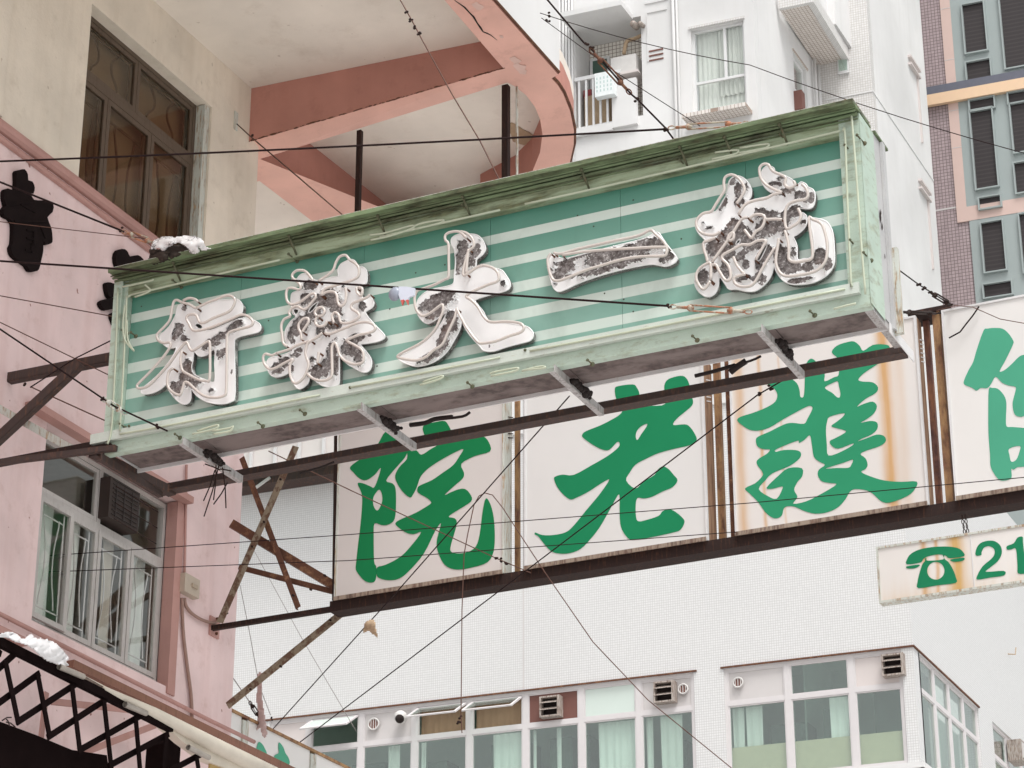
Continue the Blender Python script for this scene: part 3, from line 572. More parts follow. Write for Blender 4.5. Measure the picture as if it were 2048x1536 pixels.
specs = [dict(top='pink', curt=[(0, 1, 'curtain')]), dict(top='glass', opened='white', curt=[(.0, .2, 'curtain_teal')]), dict(top='grey', curt=[(.45, .7, 'curtain_teal')]), dict(opened='glass', blind=True, curt=[(.0, .1, 'curtain')]),
         dict(opened='glass', blind=True, curt=[(.35, 1, 'curtain')]), dict(top='brown', curt=[(0, .08, 'curtain'), (.5, .6, 'curtain_teal')]), dict(top='frost', curt=[(.2, 1, 'curtain')]), dict(top='grey', curt=[(0, .15, 'curtain_teal'), (.3, .75, 'curtain_teal')])]
for (a_, b_), sp in zip(zip(ed[:-1], ed[1:]), specs): bay(FL, a_, b_, A_Z0, ZT - .002, **sp)
ed = [uB0] + [FL.uz(a_, 1400)[0] for a_ in (1575, 1704)] + [-.222]
for (a_, b_), sp in zip(zip(ed[:-1], ed[1:]), [dict(top='grey', curt=[(0, .2, 'curtain_teal'), (.25, .55, 'curtain_teal')]), dict(top='glass', curt=[(.62, .95, 'curtain')]), dict(top='pink')]): bay(FL, a_, b_, B_Z0, ZT - .002, **sp)
M().fbox(FL, -.218, -.01, .02, .29, B_Z0, ZT - .003).fbox(FLs, .293, .359, .0, .2, B_Z0, ZT - .003).fbox(FLs, .01, .29, .005, .01, B_Z0, ZT - .003).build('corner_post', MT['frame_white'], wb)
for k in range(4):
    w4 = (s1 - .36) / 4; bay(FLs, .36 + k * w4, .36 + (k + 1) * w4, B_Z0, ZT - .002, curt=[(0, .3, 'curtain'), (.55, .8, 'curtain_teal')] if k % 2 else [(.3, .7, 'curtain_beige')], fw=.06)
for k in range(5): bay(FLs, s2 + k * 1.1, s2 + (k + 1) * 1.1, A_Z0, ZT - .002, curt=[(0, 1, 'curtain')], fw=.06)
M().fbox(FL, uB0 - .05, .06, -.08, -.001, B_Z0 - .1, B_Z0 - .0).fbox(FLs, -.06, s1, -.08, -.001, B_Z0 - .1, B_Z0).build('window_sill', MT['white_render'], wb)
fan_unit(FL, 1104, 1415, True, 'dusty square vent in the brown board of the window strip')
fan_unit(FL, 1332, 1386, True, 'square vent with dark core beside a round vent, in a grey board')
fan_unit(FL, 1789, 1332, True, 'square vent with white flaps at the building corner window')
fan_unit(FL, 1366, 1378, False, 'small round slatted vent right of the square vent with dark core', .09)
fan_unit(FL, 1476, 1365, False, 'round slatted vent at the left end of the corner window strip', .09)
fan_unit(FL, 747, 1448, False, 'round vent left of the open glass sashes', .11)
u, z = FL.uz(806, 1437); t_ = thing('vent_globe', 'round pale vent cowl with dark underside beside the open sashes', 'ventilator', FL.pt(u, -.1, z)); M().sphere(FL.pt(u, -.1, z), .13, 14, 10).build('cowl', MT['fan'], t_, smooth=True); M().sphere(FL.pt(u + .02, -.17, z - .05), .09, 12, 8).build('opening', MT['black'], t_, smooth=True)
u, z = FLs.uz(2020, 1505); t_ = thing('window_air_conditioner', 'grey air conditioner hanging out of the far right window', 'air conditioner', FLs.pt(u, -.2, z))
M().fbox(FLs, u - .2, u + .3, -.28, -.0, z - .22, z + .2).build('casing', MT['rustfan'], t_); M().fbox(FLs, u - .15, u + .25, -.292, -.281, z - .17, z + .15).build('grille', MT['panel_grey'], t_)
P = FLs.P(2016, 1308); M().tube([P, P + np.array([.15, 0, -.03]), P + np.array([.17, .02, .12])], .012, 6).build('wall_hook', MT['rag'], label='tiny steel hook on the blank white wall at far right', cat='hook')
# roof shed with green corrugated awning
rs = thing('roof_awning', 'green corrugated awning with dark gutter behind the rusty truss', 'awning', FL.pt(-12.5, -.5, 20.8))
g = M(); n_ = 60; ua = FL.uz(470, 930)[0]; ub = FL.uz(700, 890)[0] + 1.5; vs = []; fs = []
zz = FL.uz(600, 930, -.6)[1]
for i in range(n_ * 2 + 1):
    u = ua - 1 + (ub - ua + 1) * i / (n_ * 2); b_ = .03 * math.sin(i * 1.3); vs += [FL.pt(u, -.9, zz - .12 + b_), FL.pt(u, -.1, zz + .18 + b_)]
for i in range(n_ * 2): fs.append((2 * i, 2 * i + 2, 2 * i + 3, 2 * i + 1))
g.add(vs, fs).build('corrugated_sheet', MT['corr'], rs, smooth=True, fix=False)
zg = FL.uz(600, 950, -.3)[1]; M().fbox(FL, ua - 1, ub, -.5, -.06, zg - .16, zg + .06).build('gutter', MT['brown_steel'], rs)
M().beam(FL.P(512, 975, -.52), FL.P(540, 955, -.52), .04, .05).build('bracket', MT['fan'], rs)
M().fbox(FL, ua - 1, ub, .1, .2, TOPZ + .13, TOPZ + 2.2).build('glazed_screen', MT['panel_pinkish'], rs)
g = M()
for k in range(7): u = ua + .3 + k * .55; g.fbox(FL, u, u + .06, .03, .09, TOPZ + .14, TOPZ + 2.2)
g.build('screen_post', MT['frame_white'], rs)

# ================================================================== TOWER
A0 = PY(1381, 63, 60.0); FA = skewframe(A0, 4.1); SX = -20.835
uSide = (SX - A0[0]) / math.cos(R_(4.1)); yS = A0[1] + uSide * math.sin(R_(4.1))
tw = thing('tower_block', 'tall white residential tower with stepped facade', 'building', (A0[0], 64, 0))
FT = Fr((SX, yS, 0), (0, 1, 0), (-1, 0, 0))             # side face (window seen edge-on)
FB = skewframe(PY(1745, 180, 66.0), 4.1)                # recessed front part
FBs = Fr(FB.O, (0, 1, 0), (-1, 0, 0))
wz0, wz1 = 38.60, 41.40; wu0, wu1 = 0.0, 1.62
bu0 = FA.uz(1150, 60)[0]; bu1 = FA.uz(1283, 95)[0]; bz0 = 38.85; bz1 = FA.uz(1248, 36)[1] - .05
m = M().prism([FA.pt(-25, 0, 0), FA.pt(uSide, 0, 0), FA.pt(uSide, 0, 60), FA.pt(-25, 0, 60)], (0, .3, 0), [[FA.pt(wu0, 0, wz0), FA.pt(wu1, 0, wz0), FA.pt(wu1, 0, wz1), FA.pt(wu0, 0, wz1)], [FA.pt(bu0, 0, bz0), FA.pt(bu1, 0, bz0), FA.pt(bu1, 0, bz1), FA.pt(bu0, 0, bz1)]])
sw0 = FT.uz(1586, 105)[0]; sw1 = FT.uz(1612, 140)[0]; swz = FT.uz(1612, 140)[1]
m.prism([FT.pt(.31, 0, 0), FT.pt(6.2, 0, 0), FT.pt(6.2, 0, 60), FT.pt(.31, 0, 60)], (-.3, 0, 0), [[FT.pt(sw0, 0, swz - 2.2), FT.pt(sw1, 0, swz - 2.2), FT.pt(sw1, 0, swz), FT.pt(sw0, 0, swz)]])
m.build('rendered_wall', MT['white_render'], tw)
u0 = FB.uz(1630, 150)[0]
M().fbox(FB, u0 - .6, 0, 0, .3, 0, 60).build('tiled_wall', MT['tile_tower'], tw)
sd_ = FBs.uz(1862, 300)[0]
M().fbox(FBs, .301, sd_, 0, .3, 0, 60).build('side_wall', MT['white_render'], tw)
g = M()
for a_, z_ in (((1400, 60), 0), ((1500, 60), 0)): pass
zj = FB.uz(1745, 182)[1]; g.fbox(FB, u0 + .3, .02, -.02, -.001, zj - .03, zj + .03).fbox(FBs, -.02, sd_, -.02, -.001, zj - .03, zj + .03)
g.build('string_course', MT['white_render'], tw)
for px_, py_ in ((1815, 112), (1836, 360)):
    u, z = FBs.uz(px_, py_); e = M().fbox(FBs, u, u + 1.15, -.12, -.001, z - .04, z + .04)
    e.fbox(FBs, u, u + 1.1, -.12, -.001, z - .32, z - .25).fbox(FBs, u + .9, u + .98, -.06, -.001, z - 2.8, z - .33); e.build('window_hood', MT['panel_pinkish'], tw)
# main window, curtains, tiled ledge
f = M(); w = .12; tz_ = 39.62; mu = .95
for a_ in ((wu0, wu0 + .08, wz0, wz1), (wu1 - .08, wu1, wz0, wz1), (wu0 + .08, wu1 - .08, wz0, wz0 + .08), (wu0 + .08, wu1 - .08, wz1 - .08, wz1), (mu, mu + .08, tz_ + .04, wz1 - .08), (wu0 + .08, wu1 - .08, tz_ - .04, tz_ + .04)): f.fbox(FA, a_[0], a_[1], w, w + .08, a_[2], a_[3])
tww = f.build('window', MT['frame_tower'], tw); M().fbox(FA, wu0 + .08, wu1 - .08, w + .03, w + .035, wz0 + .08, wz1 - .08).build('pane', MT['glass'], tww)
curtain(FA, .75, 1.5, wz0 + .5, wz1 - .05, .25, MT['curtain_teal'], tww, amp=.05); curtain(FA, .05, 1.55, wz0, wz1, .32, MT['curtain'], tww, amp=.03)
M().fbox(FA, wu0 - .05, wu1 + .05, -.06, -.001, wz1 + .02, wz1 + .09).build('window_head', MT['tile_tower'], tw)
M().fbox(FA, wu0 - .15, wu1 + .15, -.55, -.001, wz0 - .42, wz0 - .3).build('tiled_ledge', MT['tile_soffit'], tw)
# side window + pipes + balcony box
f = M()
for a_ in ((sw0, sw0 + .12, swz - 2.2, swz), (sw1 - .12, sw1, swz - 2.2, swz), (sw0 + .12, sw1 - .12, swz - .12, swz), (sw0 + .12, sw1 - .12, swz - 1.2, swz - 1.1)): f.fbox(FT, a_[0], a_[1], .1, .18, a_[2], a_[3])
tww = f.build('window', MT['frame_tower'], tw); M().fbox(FT, sw0 + .1, sw1 - .1, .13, .135, swz - 2.2, swz - .1).build('pane', MT['glass'], tww); M().fbox(FT, sw0, sw1, .4, .42, swz - 2.2, swz).build('blind', MT['curtain_teal'], tww)
M().fbox(FT, sw0 - .1, sw1 + .1, -.04, -.001, swz + .01, swz + .07).build('window_head', MT['tile_soffit'], tw)
zb = PX(1637, 138, SX)[2]
# overhanging tiled balcony box in the corner
b0 = PZ(1560, 20, zb); b1 = PZ(1617, 9, zb); b2 = PZ(1690, 128, zb); b3 = PZ(1638, 138, zb)
M().prism([b0, b1, b2, b3], (0, 0, .05)).build('balcony_soffit', MT['tile_soffit'], tw)
bx = M(); q = [(b0[0], b0[1]), (b1[0] + .15, b0[1] + .0), (b2[0] + .15, b2[1])]
bx.prism([b0 + np.array([-.0, -.14, -.03]), b1 + np.array([.2, -.14, -.03]), b1 + np.array([.2, .0, -.03]), b0 + np.array([0, .0, -.03])], (0, 0, .4))
bx.prism([b1 + np.array([0, 0.001, -.03]), b1 + np.array([.2, 0.001, -.03]), b2 + np.array([.2, .001, -.03]), b2 + np.array([0, 0.001, -.03])], (0, 0, .4))
bx.build('balcony_edge', MT['tile_tower'], tw)
M().prism([b1 + np.array([-.5, .25, .4]), b1 + np.array([.0, .25, .4]), b2 + np.array([.0, .0, .4]), b2 + np.array([-.5, 0, .4])], (0, 0, 4)).build('balcony_wall', MT['white_render'], tw)
M().prism([b2 + np.array([-.3, .02, -.06]), b2 + np.array([.35, .02, -.06]), b2 + np.array([.35, .9, -.06]), b2 + np.array([-.3, .9, -.06])], (0, 0, .3)).build('balcony_soffit', MT['tile_soffit'], tw)
g = M()
for px_ in (1622, 1629, 1634):
    P = PX(px_, 132, SX); g.tube([(SX + .12, P[1], zb - .1), (SX + .12, P[1], zb - 6)], .05, 7)
g.build('waste_pipe', MT['white_render'], tw, smooth=True)
# bay in the recess with slim window
f1 = FB.uz(1668, 40); M().fbox(FB, f1[0] - .2, f1[0] + .5, -1.5, -.001, f1[1] - 1.1, f1[1] + 4).build('bay', MT['white_render'], tw)
u_, z_ = FB.uz(1684, 60, -.02); M().fbox(FB, u_ - .2, u_ + .15, -.08, -.03, z_ - 1.6, z_ + 3).build('window', MT['frame_tower'], tw); M().fbox(FB, u_ - .16, u_ + .11, -.09, -.081, z_ - 1.5, z_ + 3).build('pane', MT['glass_green'], tw)
u_, z_ = FA.uz(1601, 210); a_ = PX(1601, 210, SX + .1); M().box(a_[0] - .3, a_[0] + .15, a_[1] - .3, a_[1], a_[2] - .3, a_[2] + .35).build('vent_opening', MT['panel_brown'], tw)
u_, z_ = FA.uz(1645, 155, 5.0)
M().fbox(FB, FB.uz(1640, 200)[0], FB.uz(1672, 200)[0], -.6, -.001, FB.uz(1660, 240)[1] - 3, FB.uz(1655, 163)[1]).build('tiled_pier', MT['tile_balcony'], tw) if False else None
# balcony recess
rec = M().fbox(FA, bu0 - .4, bu1 + .4, 1.1, 1.2, bz0 - .2, bz1 + .2).fbox(FA, bu1 + .001, bu1 + .1, .3, 1.1, bz0 - .2, bz1 + .2); rec.build('balcony_back_wall', MT['tile_balcony'], tw)
M().fbox(FA, bu0, bu1, .301, 1.1, bz1, bz1 + .1).fbox(FA, bu0 - .1, bu0 - .001, .3, 1.6, bz0, bz1 + .2).build('balcony_soffit', MT['white_render'], tw)
cz = FA.uz(1246, 36)[1]; M().fbox(FA, bu0 - .1, bu1 - .25, -.9, -.001, cz - .12, cz + .05).build('balcony_canopy', MT['white_render'], tw)
dm = FA.uz(1186, 125, 1.05); dr = FA.uz(1214, 125, 1.05); d = M().fbox(FA, dm[0] - .08, dr[0] + .1, 1.0, 1.09, bz0 - .2, dm[1] + .1).build('door', MT['frame_tower'], tw); M().fbox(FA, dm[0] + .02, dr[0] + .02, 0.98, 0.999, bz0 - .1, dm[1]).build('door_glass', MT['green_dark'], d)
rt = FA.uz(1152, 162)[1]; g = M().fbox(FA, bu0, FA.uz(1236, 145)[0] + .1, -.08, .0, rt - .06, rt + .06); g.build('handrail', MT['frame_tower'], tw)
for k in range(5): u = bu0 + .1 + k * .22; M().fbox(FA, u, u + .06, -.06, -.01, bz0 - .1, rt - .061).build('baluster', MT['frame_tower'], tw)
M().fbox(FA, bu0 + 1.18, FA.uz(1236, 145)[0] + .6, -.12, -.001, bz0 - .3, rt - .35).fbox(FA, bu0, bu0 + 1.179, -.12, -.001, bz0 - .35, bz0 - .1).build('balcony_parapet', MT['white_render'], tw)
lb_ = thing('laundry_basket', 'white perforated laundry basket on the tower balcony rail', 'basket', FA.pt(bu0 + 1.6, .0, rt - .3)); g = M().fbox(FA, bu0 + .75, bu0 + 1.35, -.35, -.13, rt - .9, rt - .1); g.build('body', plain('white_plastic', (.78, .82, .82), .4), lb_)
g = M()
for i in range(5):
    for k in range(4): g.fbox(FA, bu0 + .8 + i * .11, bu0 + .84 + i * .11, -.355, -.3505, rt - .75 + k * .14, rt - .67 + k * .14)
g.build('perforation', plain('teal_holes', (.5, .62, .6), .5), lb_)
t_ = thing('balcony_items', 'red pots and tan boxes stacked behind the tower balcony railing', 'boxes', FA.pt(bu0 + .5, .6, bz0)); M().fbox(FA, bu0 + .1, bu0 + .8, .4, .8, bz0, rt - .35).build('box', MT['rag'], t_); M().fbox(FA, bu0 + .05, bu0 + .3, .45, .7, rt - .349, rt - .1).fbox(FA, bu0 + .36, bu0 + .55, .45, .7, rt - .349, rt - .05).build('red_pot', plain('red_pot', (.3, .05, .05), .5), t_)
ca = thing('condenser_unit', 'white outdoor condenser hung in the tower balcony opening', 'air conditioner', FA.pt(bu1 - .6, .2, 40.7)); a_ = FA.uz(1221, 108, .0); b_ = FA.uz(1272, 140, .0)
M().fbox(FA, a_[0], b_[0], .0, .55, b_[1] - .0, a_[1] - .15).build('casing', MT['fan'], ca); M().fbox(FA, a_[0] - .05, b_[0] + .08, -.05, .6, b_[1] - .08, b_[1] - .005).build('shelf', MT['panel_pinkish'], ca)
g = M(); P = FA.pt(a_[0] + .3, .3, a_[1] + .1); g.tube(smooth_loop([P, P + np.array([.1, 0, .4]), P + np.array([.3, .1, .5]), P + np.array([.6, .2, .6]), P + np.array([.9, .0, .1])], 5, False), .06, 6); g.build('hose', MT['rag'], ca, smooth=True)
g = M(); u, z = FA.uz(1282, 54); g.tube([FA.pt(u - .12, -.02, z), FA.pt(u - .12, -.35, z - .05)], .1, 10); g.tube([FA.pt(u + .08, -.02, z), FA.pt(u + .08, -.3, z - .05)], .07, 10); g.build('vent_pipe', MT['rustfan'], label='short twin vent pipe ends sticking out of the tower wall', cat='pipe', smooth=True)
u0_, z0_ = FA.uz(1298, 98); u1_, z1_ = FA.uz(1327, 112); g = M()
for k in range(3): g.fbox(FA, u0_, u1_, -.02, -.001, z0_ - .12 - k * .16, z0_ - .07 - k * .16)
g.build('louvre_grille', MT['panel_brown'], tw)
u0_, z0_ = FA.uz(1293, 26); u1_, _ = FA.uz(1334, 26); g = M().fbox(FA, u0_ - .04, u1_ + .04, -.03, -.001, z0_ + .3, z0_ + .36).fbox(FA, u0_, u1_, -.03, -.001, z0_ - .03, z0_ + .02).fbox(FA, u0_, u0_ + .03, -.03, -.001, z0_ - 1.7, z0_ - .03); g.build('panel_trim', MT['white_render'], tw)
g = M()
for px_, r_ in ((1349, .05), (1356, .035)): u, z = FA.uz(px_, 60); g.tube([FA.pt(u, -.08, 30), FA.pt(u, -.08, 50)], r_, 8)
for px_ in (1121, 1128, 1134, 1140, 1146): u, z = FA.uz(px_, 60); g.tube([FA.pt(u, -.07, 30), FA.pt(u, -.07, 50)], .035, 6)
g.build('down_pipe', MT['white_render'], tw, smooth=True)

# ================================================================== MAUVE TOWER (right)
Q0 = PY(1850, 200, 75.0); FQ = skewframe(Q0, 4.8)
qt = thing('mauve_tower', 'mauve tiled tower with blue grey cladding and an orange band', 'building', (Q0[0] + 5, 78, 0))
M().fbox(FQ, -6, 14, 0, .5, 0, 70).build('tiled_wall', MT['tile_purple'], qt)
def qrect(x0, y0, x1, y1, w0, w1, mat, name):
    a_ = FQ.uz(x0, y0); b_ = FQ.uz(x1, y1); M().fbox(FQ, a_[0], b_[0], w0, w1, b_[1], a_[1]).build(name, MT[mat], qt)
uP0 = FQ.uz(1888, 100)[0]; uP1 = FQ.uz(1908, 100)[0]
zo0 = FQ.uz(1857, 217)[1]; zo1 = FQ.uz(1856, 196)[1]; zo2 = FQ.uz(1855, 180)[1]
zp0 = FQ.uz(1920.5, 446)[1]; zp1 = FQ.uz(1940, 414)[1]
uG = FQ.uz(1944, 500)[0]
M().fbox(FQ, uP0, uP1, -.06, -.001, zp1, 70).build('cladding_strip', MT['pinkstrip'], qt)
M().fbox(FQ, uP0, 14, -.06, -.001, zp0, zp1).build('cladding_strip', MT['pinkstrip'], qt)
M().fbox(FQ, uP1 + .001, 14, -.05, -.001, zp1 + .001, 70).build('cladding_panel', MT['bluegrey'], qt)
M().fbox(FQ, uG, 14, -.05, -.001, 0, zp0 - .001).build('cladding_panel', MT['bluegrey'], qt)
M().fbox(FQ, -6, 14, -.22, -.061, zo0, zo1).build('orange_band', MT['orange'], qt); M().fbox(FQ, -6, 14, -.2, -.061, zo1 + .001, zo2).build('navy_band', MT['navy'], qt)
for r in ((1926, 14, 1976, 102), (1934, 129, 1984, 156), (1998, -30, 2070, 130), (1941, 205, 1989, 200), (1942, 226, 1998, 374), (2018, 190, 2075, 190), (2022, 212, 2080, 300), (2030, 330, 2090, 380), (1960, 400, 2002, 397), (1964, 450, 2014, 541), (1969, 573, 2026, 590), (2040, 432, 2100, 540)):
    a_ = FQ.uz(r[0], r[1]); b_ = FQ.uz(r[2], r[3]); z0, z1 = min(a_[1], b_[1]), max(a_[1], b_[1])
    if z1 - z0 < .28: z0 = z1 - .4
    wq = M().fbox(FQ, a_[0], b_[0], -.056, -.0505, z0, z1).build('window', MT['darkwin'], qt)
    M().fbox(FQ, a_[0] - .05, a_[0], -.16, -.0501, z0 - .05, z1 + .05).fbox(FQ, b_[0], b_[0] + .05, -.16, -.0501, z0 - .05, z1 + .05).fbox(FQ, a_[0], b_[0], -.16, -.0501, z1, z1 + .05).fbox(FQ, a_[0], b_[0], -.16, -.0501, z0 - .05, z0).build('frame', MT['bluegrey'], wq)
g = M(); a_ = FQ.uz(1880, 420)[1]; g.fbox(FQ, -.1, uP0 + .8, -.01, -.001, a_ - .03, a_ + .03); 
for py_ in (18, 122, 225, 300): z = FQ.uz(1895, py_)[1]; g.fbox(FQ, uP0, uP1, -.066, -.0605, z - .012, z + .012)
g.build('joint', MT['panel_grey'], qt)

# ================================================================== BACK SIGN: rusty truss, four light boxes, phone board
YB = 21.0
tr_ = thing('sign_truss', 'rusty steel truss carrying the green lettered light boxes from the pink wall', 'steel frame', (-10, YB, 9.8))
def flat_angle(p, q, w_, t_=.008):
    d = (q - p) / np.linalg.norm(q - p); a_ = np.cross(d, (0, -1, 0)); a_ /= np.linalg.norm(a_)
    return M().beam(p, q, w_, t_, up=(0, -1, 0)).beam(p + a_ * (w_ / 2 + t_ / 2 + .0005) + np.array([0, w_ * .4, 0]), q + a_ * (w_ / 2 + t_ / 2 + .0005) + np.array([0, w_ * .4, 0]), t_, w_ * .8, up=(0, -1, 0))
def PB(x, y, d=0.0): return PY(x, y, YB + d)
zb_ = 9.84
M().beam((WX, YB + .05, 9.845), (-12.0, YB + .05, 9.845), .05, .05).box(-12.05, -2, YB + .0, YB + .012, 9.80, 9.912).box(-12.05, -2, YB + .0125, YB + .2, 9.80, 9.812).build('bottom_beam', MT['dark_steel'], tr_)
for p, q, w_, mt_, d in (((592, 893), (440, 1245), .075, 'olive_steel', -.02), ((484, 915), (597, 1215), .055, 'rust_steel', .06), ((463, 1046), (670, 1172), .09, 'rust_steel', .12), ((478, 1133), (670, 1183), .045, 'rust_steel', .15), ((690, 1222), (455, 1412), .075, 'olive_steel', .2), ((672, 870), (668, 1200), .03, 'dark_steel', .02)):
    flat_angle(PB(*p, d), PB(*q, d), w_).build('strut' if w_ != .03 else 'upright', MT[mt_], tr_)
a = FP.uz(410, 1230); b = FP.uz(433, 1278)
M().fbox(FP, b[0] - .16, b[0] + .02, -.02, -.001, b[1], a[1] + .02).build('wall_plate', MT['pink_trim'], tr_)
g = M()
for dz in (.04, .2): g.sphere((WX + .03, b[0] - .05, b[1] + dz), .018, 6, 4)
g.build('bolt', MT['rust_steel'], tr_)
for bx_, by_ in ((452, 1225), (527, 1043), (560, 958), (503, 1092), (648, 1150), (585, 1190), (660, 1240), (500, 1378), (560, 1332), (620, 1178), (497, 940)):
    P = PB(bx_, by_, -.04 if by_ < 1200 else .18); M().tube([P, P + np.array([0, .03, 0])], .012, 6).build('bolt', MT['dark_steel'], tr_)
for px_, mt_, w_, d in ((1035, 'ochre_steel', .045, .25), (1050, 'dark_steel', .03, .12), (1437, 'ochre_steel', .06, .25), (1458, 'rust_steel', .04, .12), (1864, 'purple_steel', .055, .25), (1886, 'ochre_steel', .07, .12)):
    py_ = 830 if px_ < 1600 else 800; P = PB(px_, py_, d); M().box(P[0] - w_ / 2, P[0] + w_ / 2, P[1] - w_ / 2, P[1] + w_ / 2, 9.86, 11.86).build('upright', MT[mt_], tr_)
M().box(-5.9, -5.5, YB + .05, YB + .35, 11.861, 11.90).build('top_plate', MT['dark_steel'], tr_)
ZB0, ZB1 = 9.915, 11.82
def lightbox(x0, x1, acr, side_mat, lb, z1=ZB1, depth=.17):
    t_ = thing('light_box', lb, 'sign', ((x0 + x1) / 2, YB, ZB0), 'light boxes of the green lettered sign')
    z0 = ZB0
    M().box(x0 + .02, x1 - .02, YB + .001, YB + .012, z0 + .03, z1 - .02).build('face', MT[acr], t_)
    M().box(x0, x0 + .02, YB - .012, YB + .03, z0, z1).box(x1 - .02, x1, YB - .012, YB + .03, z0, z1).box(x0 + .02, x1 - .02, YB - .012, YB + .03, z1 - .02, z1).box(x0 + .02, x1 - .02, YB - .02, YB + .03, z0, z0 + .03).build('frame', MT['white_metal' if acr != 'acr1' else 'rust_pale'], t_)
    M().box(x0 + .01, x1 - .01, YB - .035, YB - .021, z0 - .012, z0 + .028).build('bottom_lip', MT['lip'], t_)
    M().box(x0, x0 + .01, YB + .031, YB + depth, z0, z1).box(x1 - .01, x1, YB + .031, YB + depth, z0, z1).box(x0 + .01, x1 - .01, YB + .031, YB + depth, z1 - .01, z1).box(x0 + .01, x1 - .01, YB + depth - .01, YB + depth, z0, z1 - .01).box(x0 + .01, x1 - .01, YB + .031, YB + depth - .01, z0, z0 + .01).build('casing', MT[side_mat], t_)
    g = M()
    for k in range(6): g.hexa([(x1 + .001, YB + .08, z1 - .22 - k * .045), (x1 + .004, YB + .08, z1 - .22 - k * .045), (x1 + .004, YB + .2, z1 - .18 - k * .045), (x1 + .001, YB + .2, z1 - .18 - k * .045), (x1 + .001, YB + .08, z1 - .21 - k * .045), (x1 + .004, YB + .08, z1 - .21 - k * .045), (x1 + .004, YB + .2, z1 - .17 - k * .045), (x1 + .001, YB + .2, z1 - .17 - k * .045)])
    g.build('louvre_slot', MT['white_metal' if side_mat != 'rust_pale' else 'dark_steel'], t_); return t_
b1 = lightbox(-12.0, -10.10, 'acr1', 'rust_pale', 'light box with deep green character, leftmost next to the truss')
b2 = lightbox(-9.885, -7.965, 'acr2', 'brown_casing', 'clean white light box with green character under the middle of the striped sign', depth=.24)
b3 = lightbox(-7.69, -5.81, 'acr3', 'brown_casing', 'light box with rust streaks running down over its green character')
b4 = lightbox(-5.56, -3.66, 'acr4', 'white_metal', 'light box cut off by the photo edge with pale green character')
def film(par, polys, mat, tf, y=YB - .003):
    g = M()
    for outer_, holes_ in polys:
        o = [PY(x, yy, y) for x, yy in Zm(smooth_loop(outer_, 3), *tf)]; hs_ = [[PY(x, yy, y) for x, yy in Zm(smooth_loop(h, 3), *tf)] for h in holes_]
        g.prism(o, (0, .0035, 0), hs_)
    g.build('character', MT[mat], par)
yuan1 = [(220, 490), (300, 430), (370, 400), (430, 310), (480, 230), (560, 225), (640, 290), (645, 350), (620, 420), (550, 500), (483, 588), (530, 610), (552, 650), (555, 760), (545, 870), (500, 910), (450, 915), (398, 903), (392, 1000), (395, 1180), (410, 1215), (412, 1280), (400, 1325), (370, 1335), (330, 1325), (290, 1285), (262, 1240), (265, 1180), (278, 1060), (295, 920), (308, 760), (303, 680), (275, 612), (310, 608), (370, 632), (395, 640), (422, 580), (445, 500), (430, 508), (400, 545), (340, 585), (290, 575), (245, 530)]
yuan1h = [(430, 655), (450, 680), (455, 740), (430, 800), (410, 805), (390, 770), (388, 720), (400, 690)]
yuan2 = [(640, 370), (700, 365), (740, 400), (800, 365), (865, 320), (790, 300), (765, 260), (755, 190), (850, 160), (915, 155), (945, 195), (975, 230), (1100, 245), (1190, 262), (1235, 310), (1243, 375), (1130, 410), (1033, 465), (1052, 530), (1045, 570), (990, 620), (910, 695), (990, 660), (1060, 650), (1105, 700), (1105, 740), (1040, 785), (940, 850), (985, 865), (1000, 900), (980, 980), (957, 1060), (955, 1105), (1000, 1122), (1080, 1112), (1140, 1070), (1168, 980), (1188, 820), (1212, 720), (1245, 760), (1270, 860), (1278, 1000), (1268, 1110), (1225, 1185), (1120, 1222), (1010, 1240), (930, 1220), (885, 1165), (855, 1080), (857, 1010), (885, 900), (840, 960), (760, 1120), (660, 1240), (580, 1305), (500, 1318), (440, 1305), (416, 1285), (416, 1225), (480, 1205), (590, 1145), (680, 1050), (740, 965), (680, 982), (620, 965), (560, 920), (555, 895), (600, 868), (700, 825), (800, 765), (812, 745), (780, 715), (720, 680), (712, 650), (730, 625), (820, 585), (900, 530), (975, 475), (1020, 410), (1048, 358), (980, 385), (880, 440), (790, 500), (735, 560), (710, 630), (680, 690), (655, 712), (600, 665), (560, 600), (550, 550), (580, 490), (636, 430)]
film(b1, [(yuan1, [yuan1h]), (yuan2, [])], 'ch1', (640, 800, 3.657))
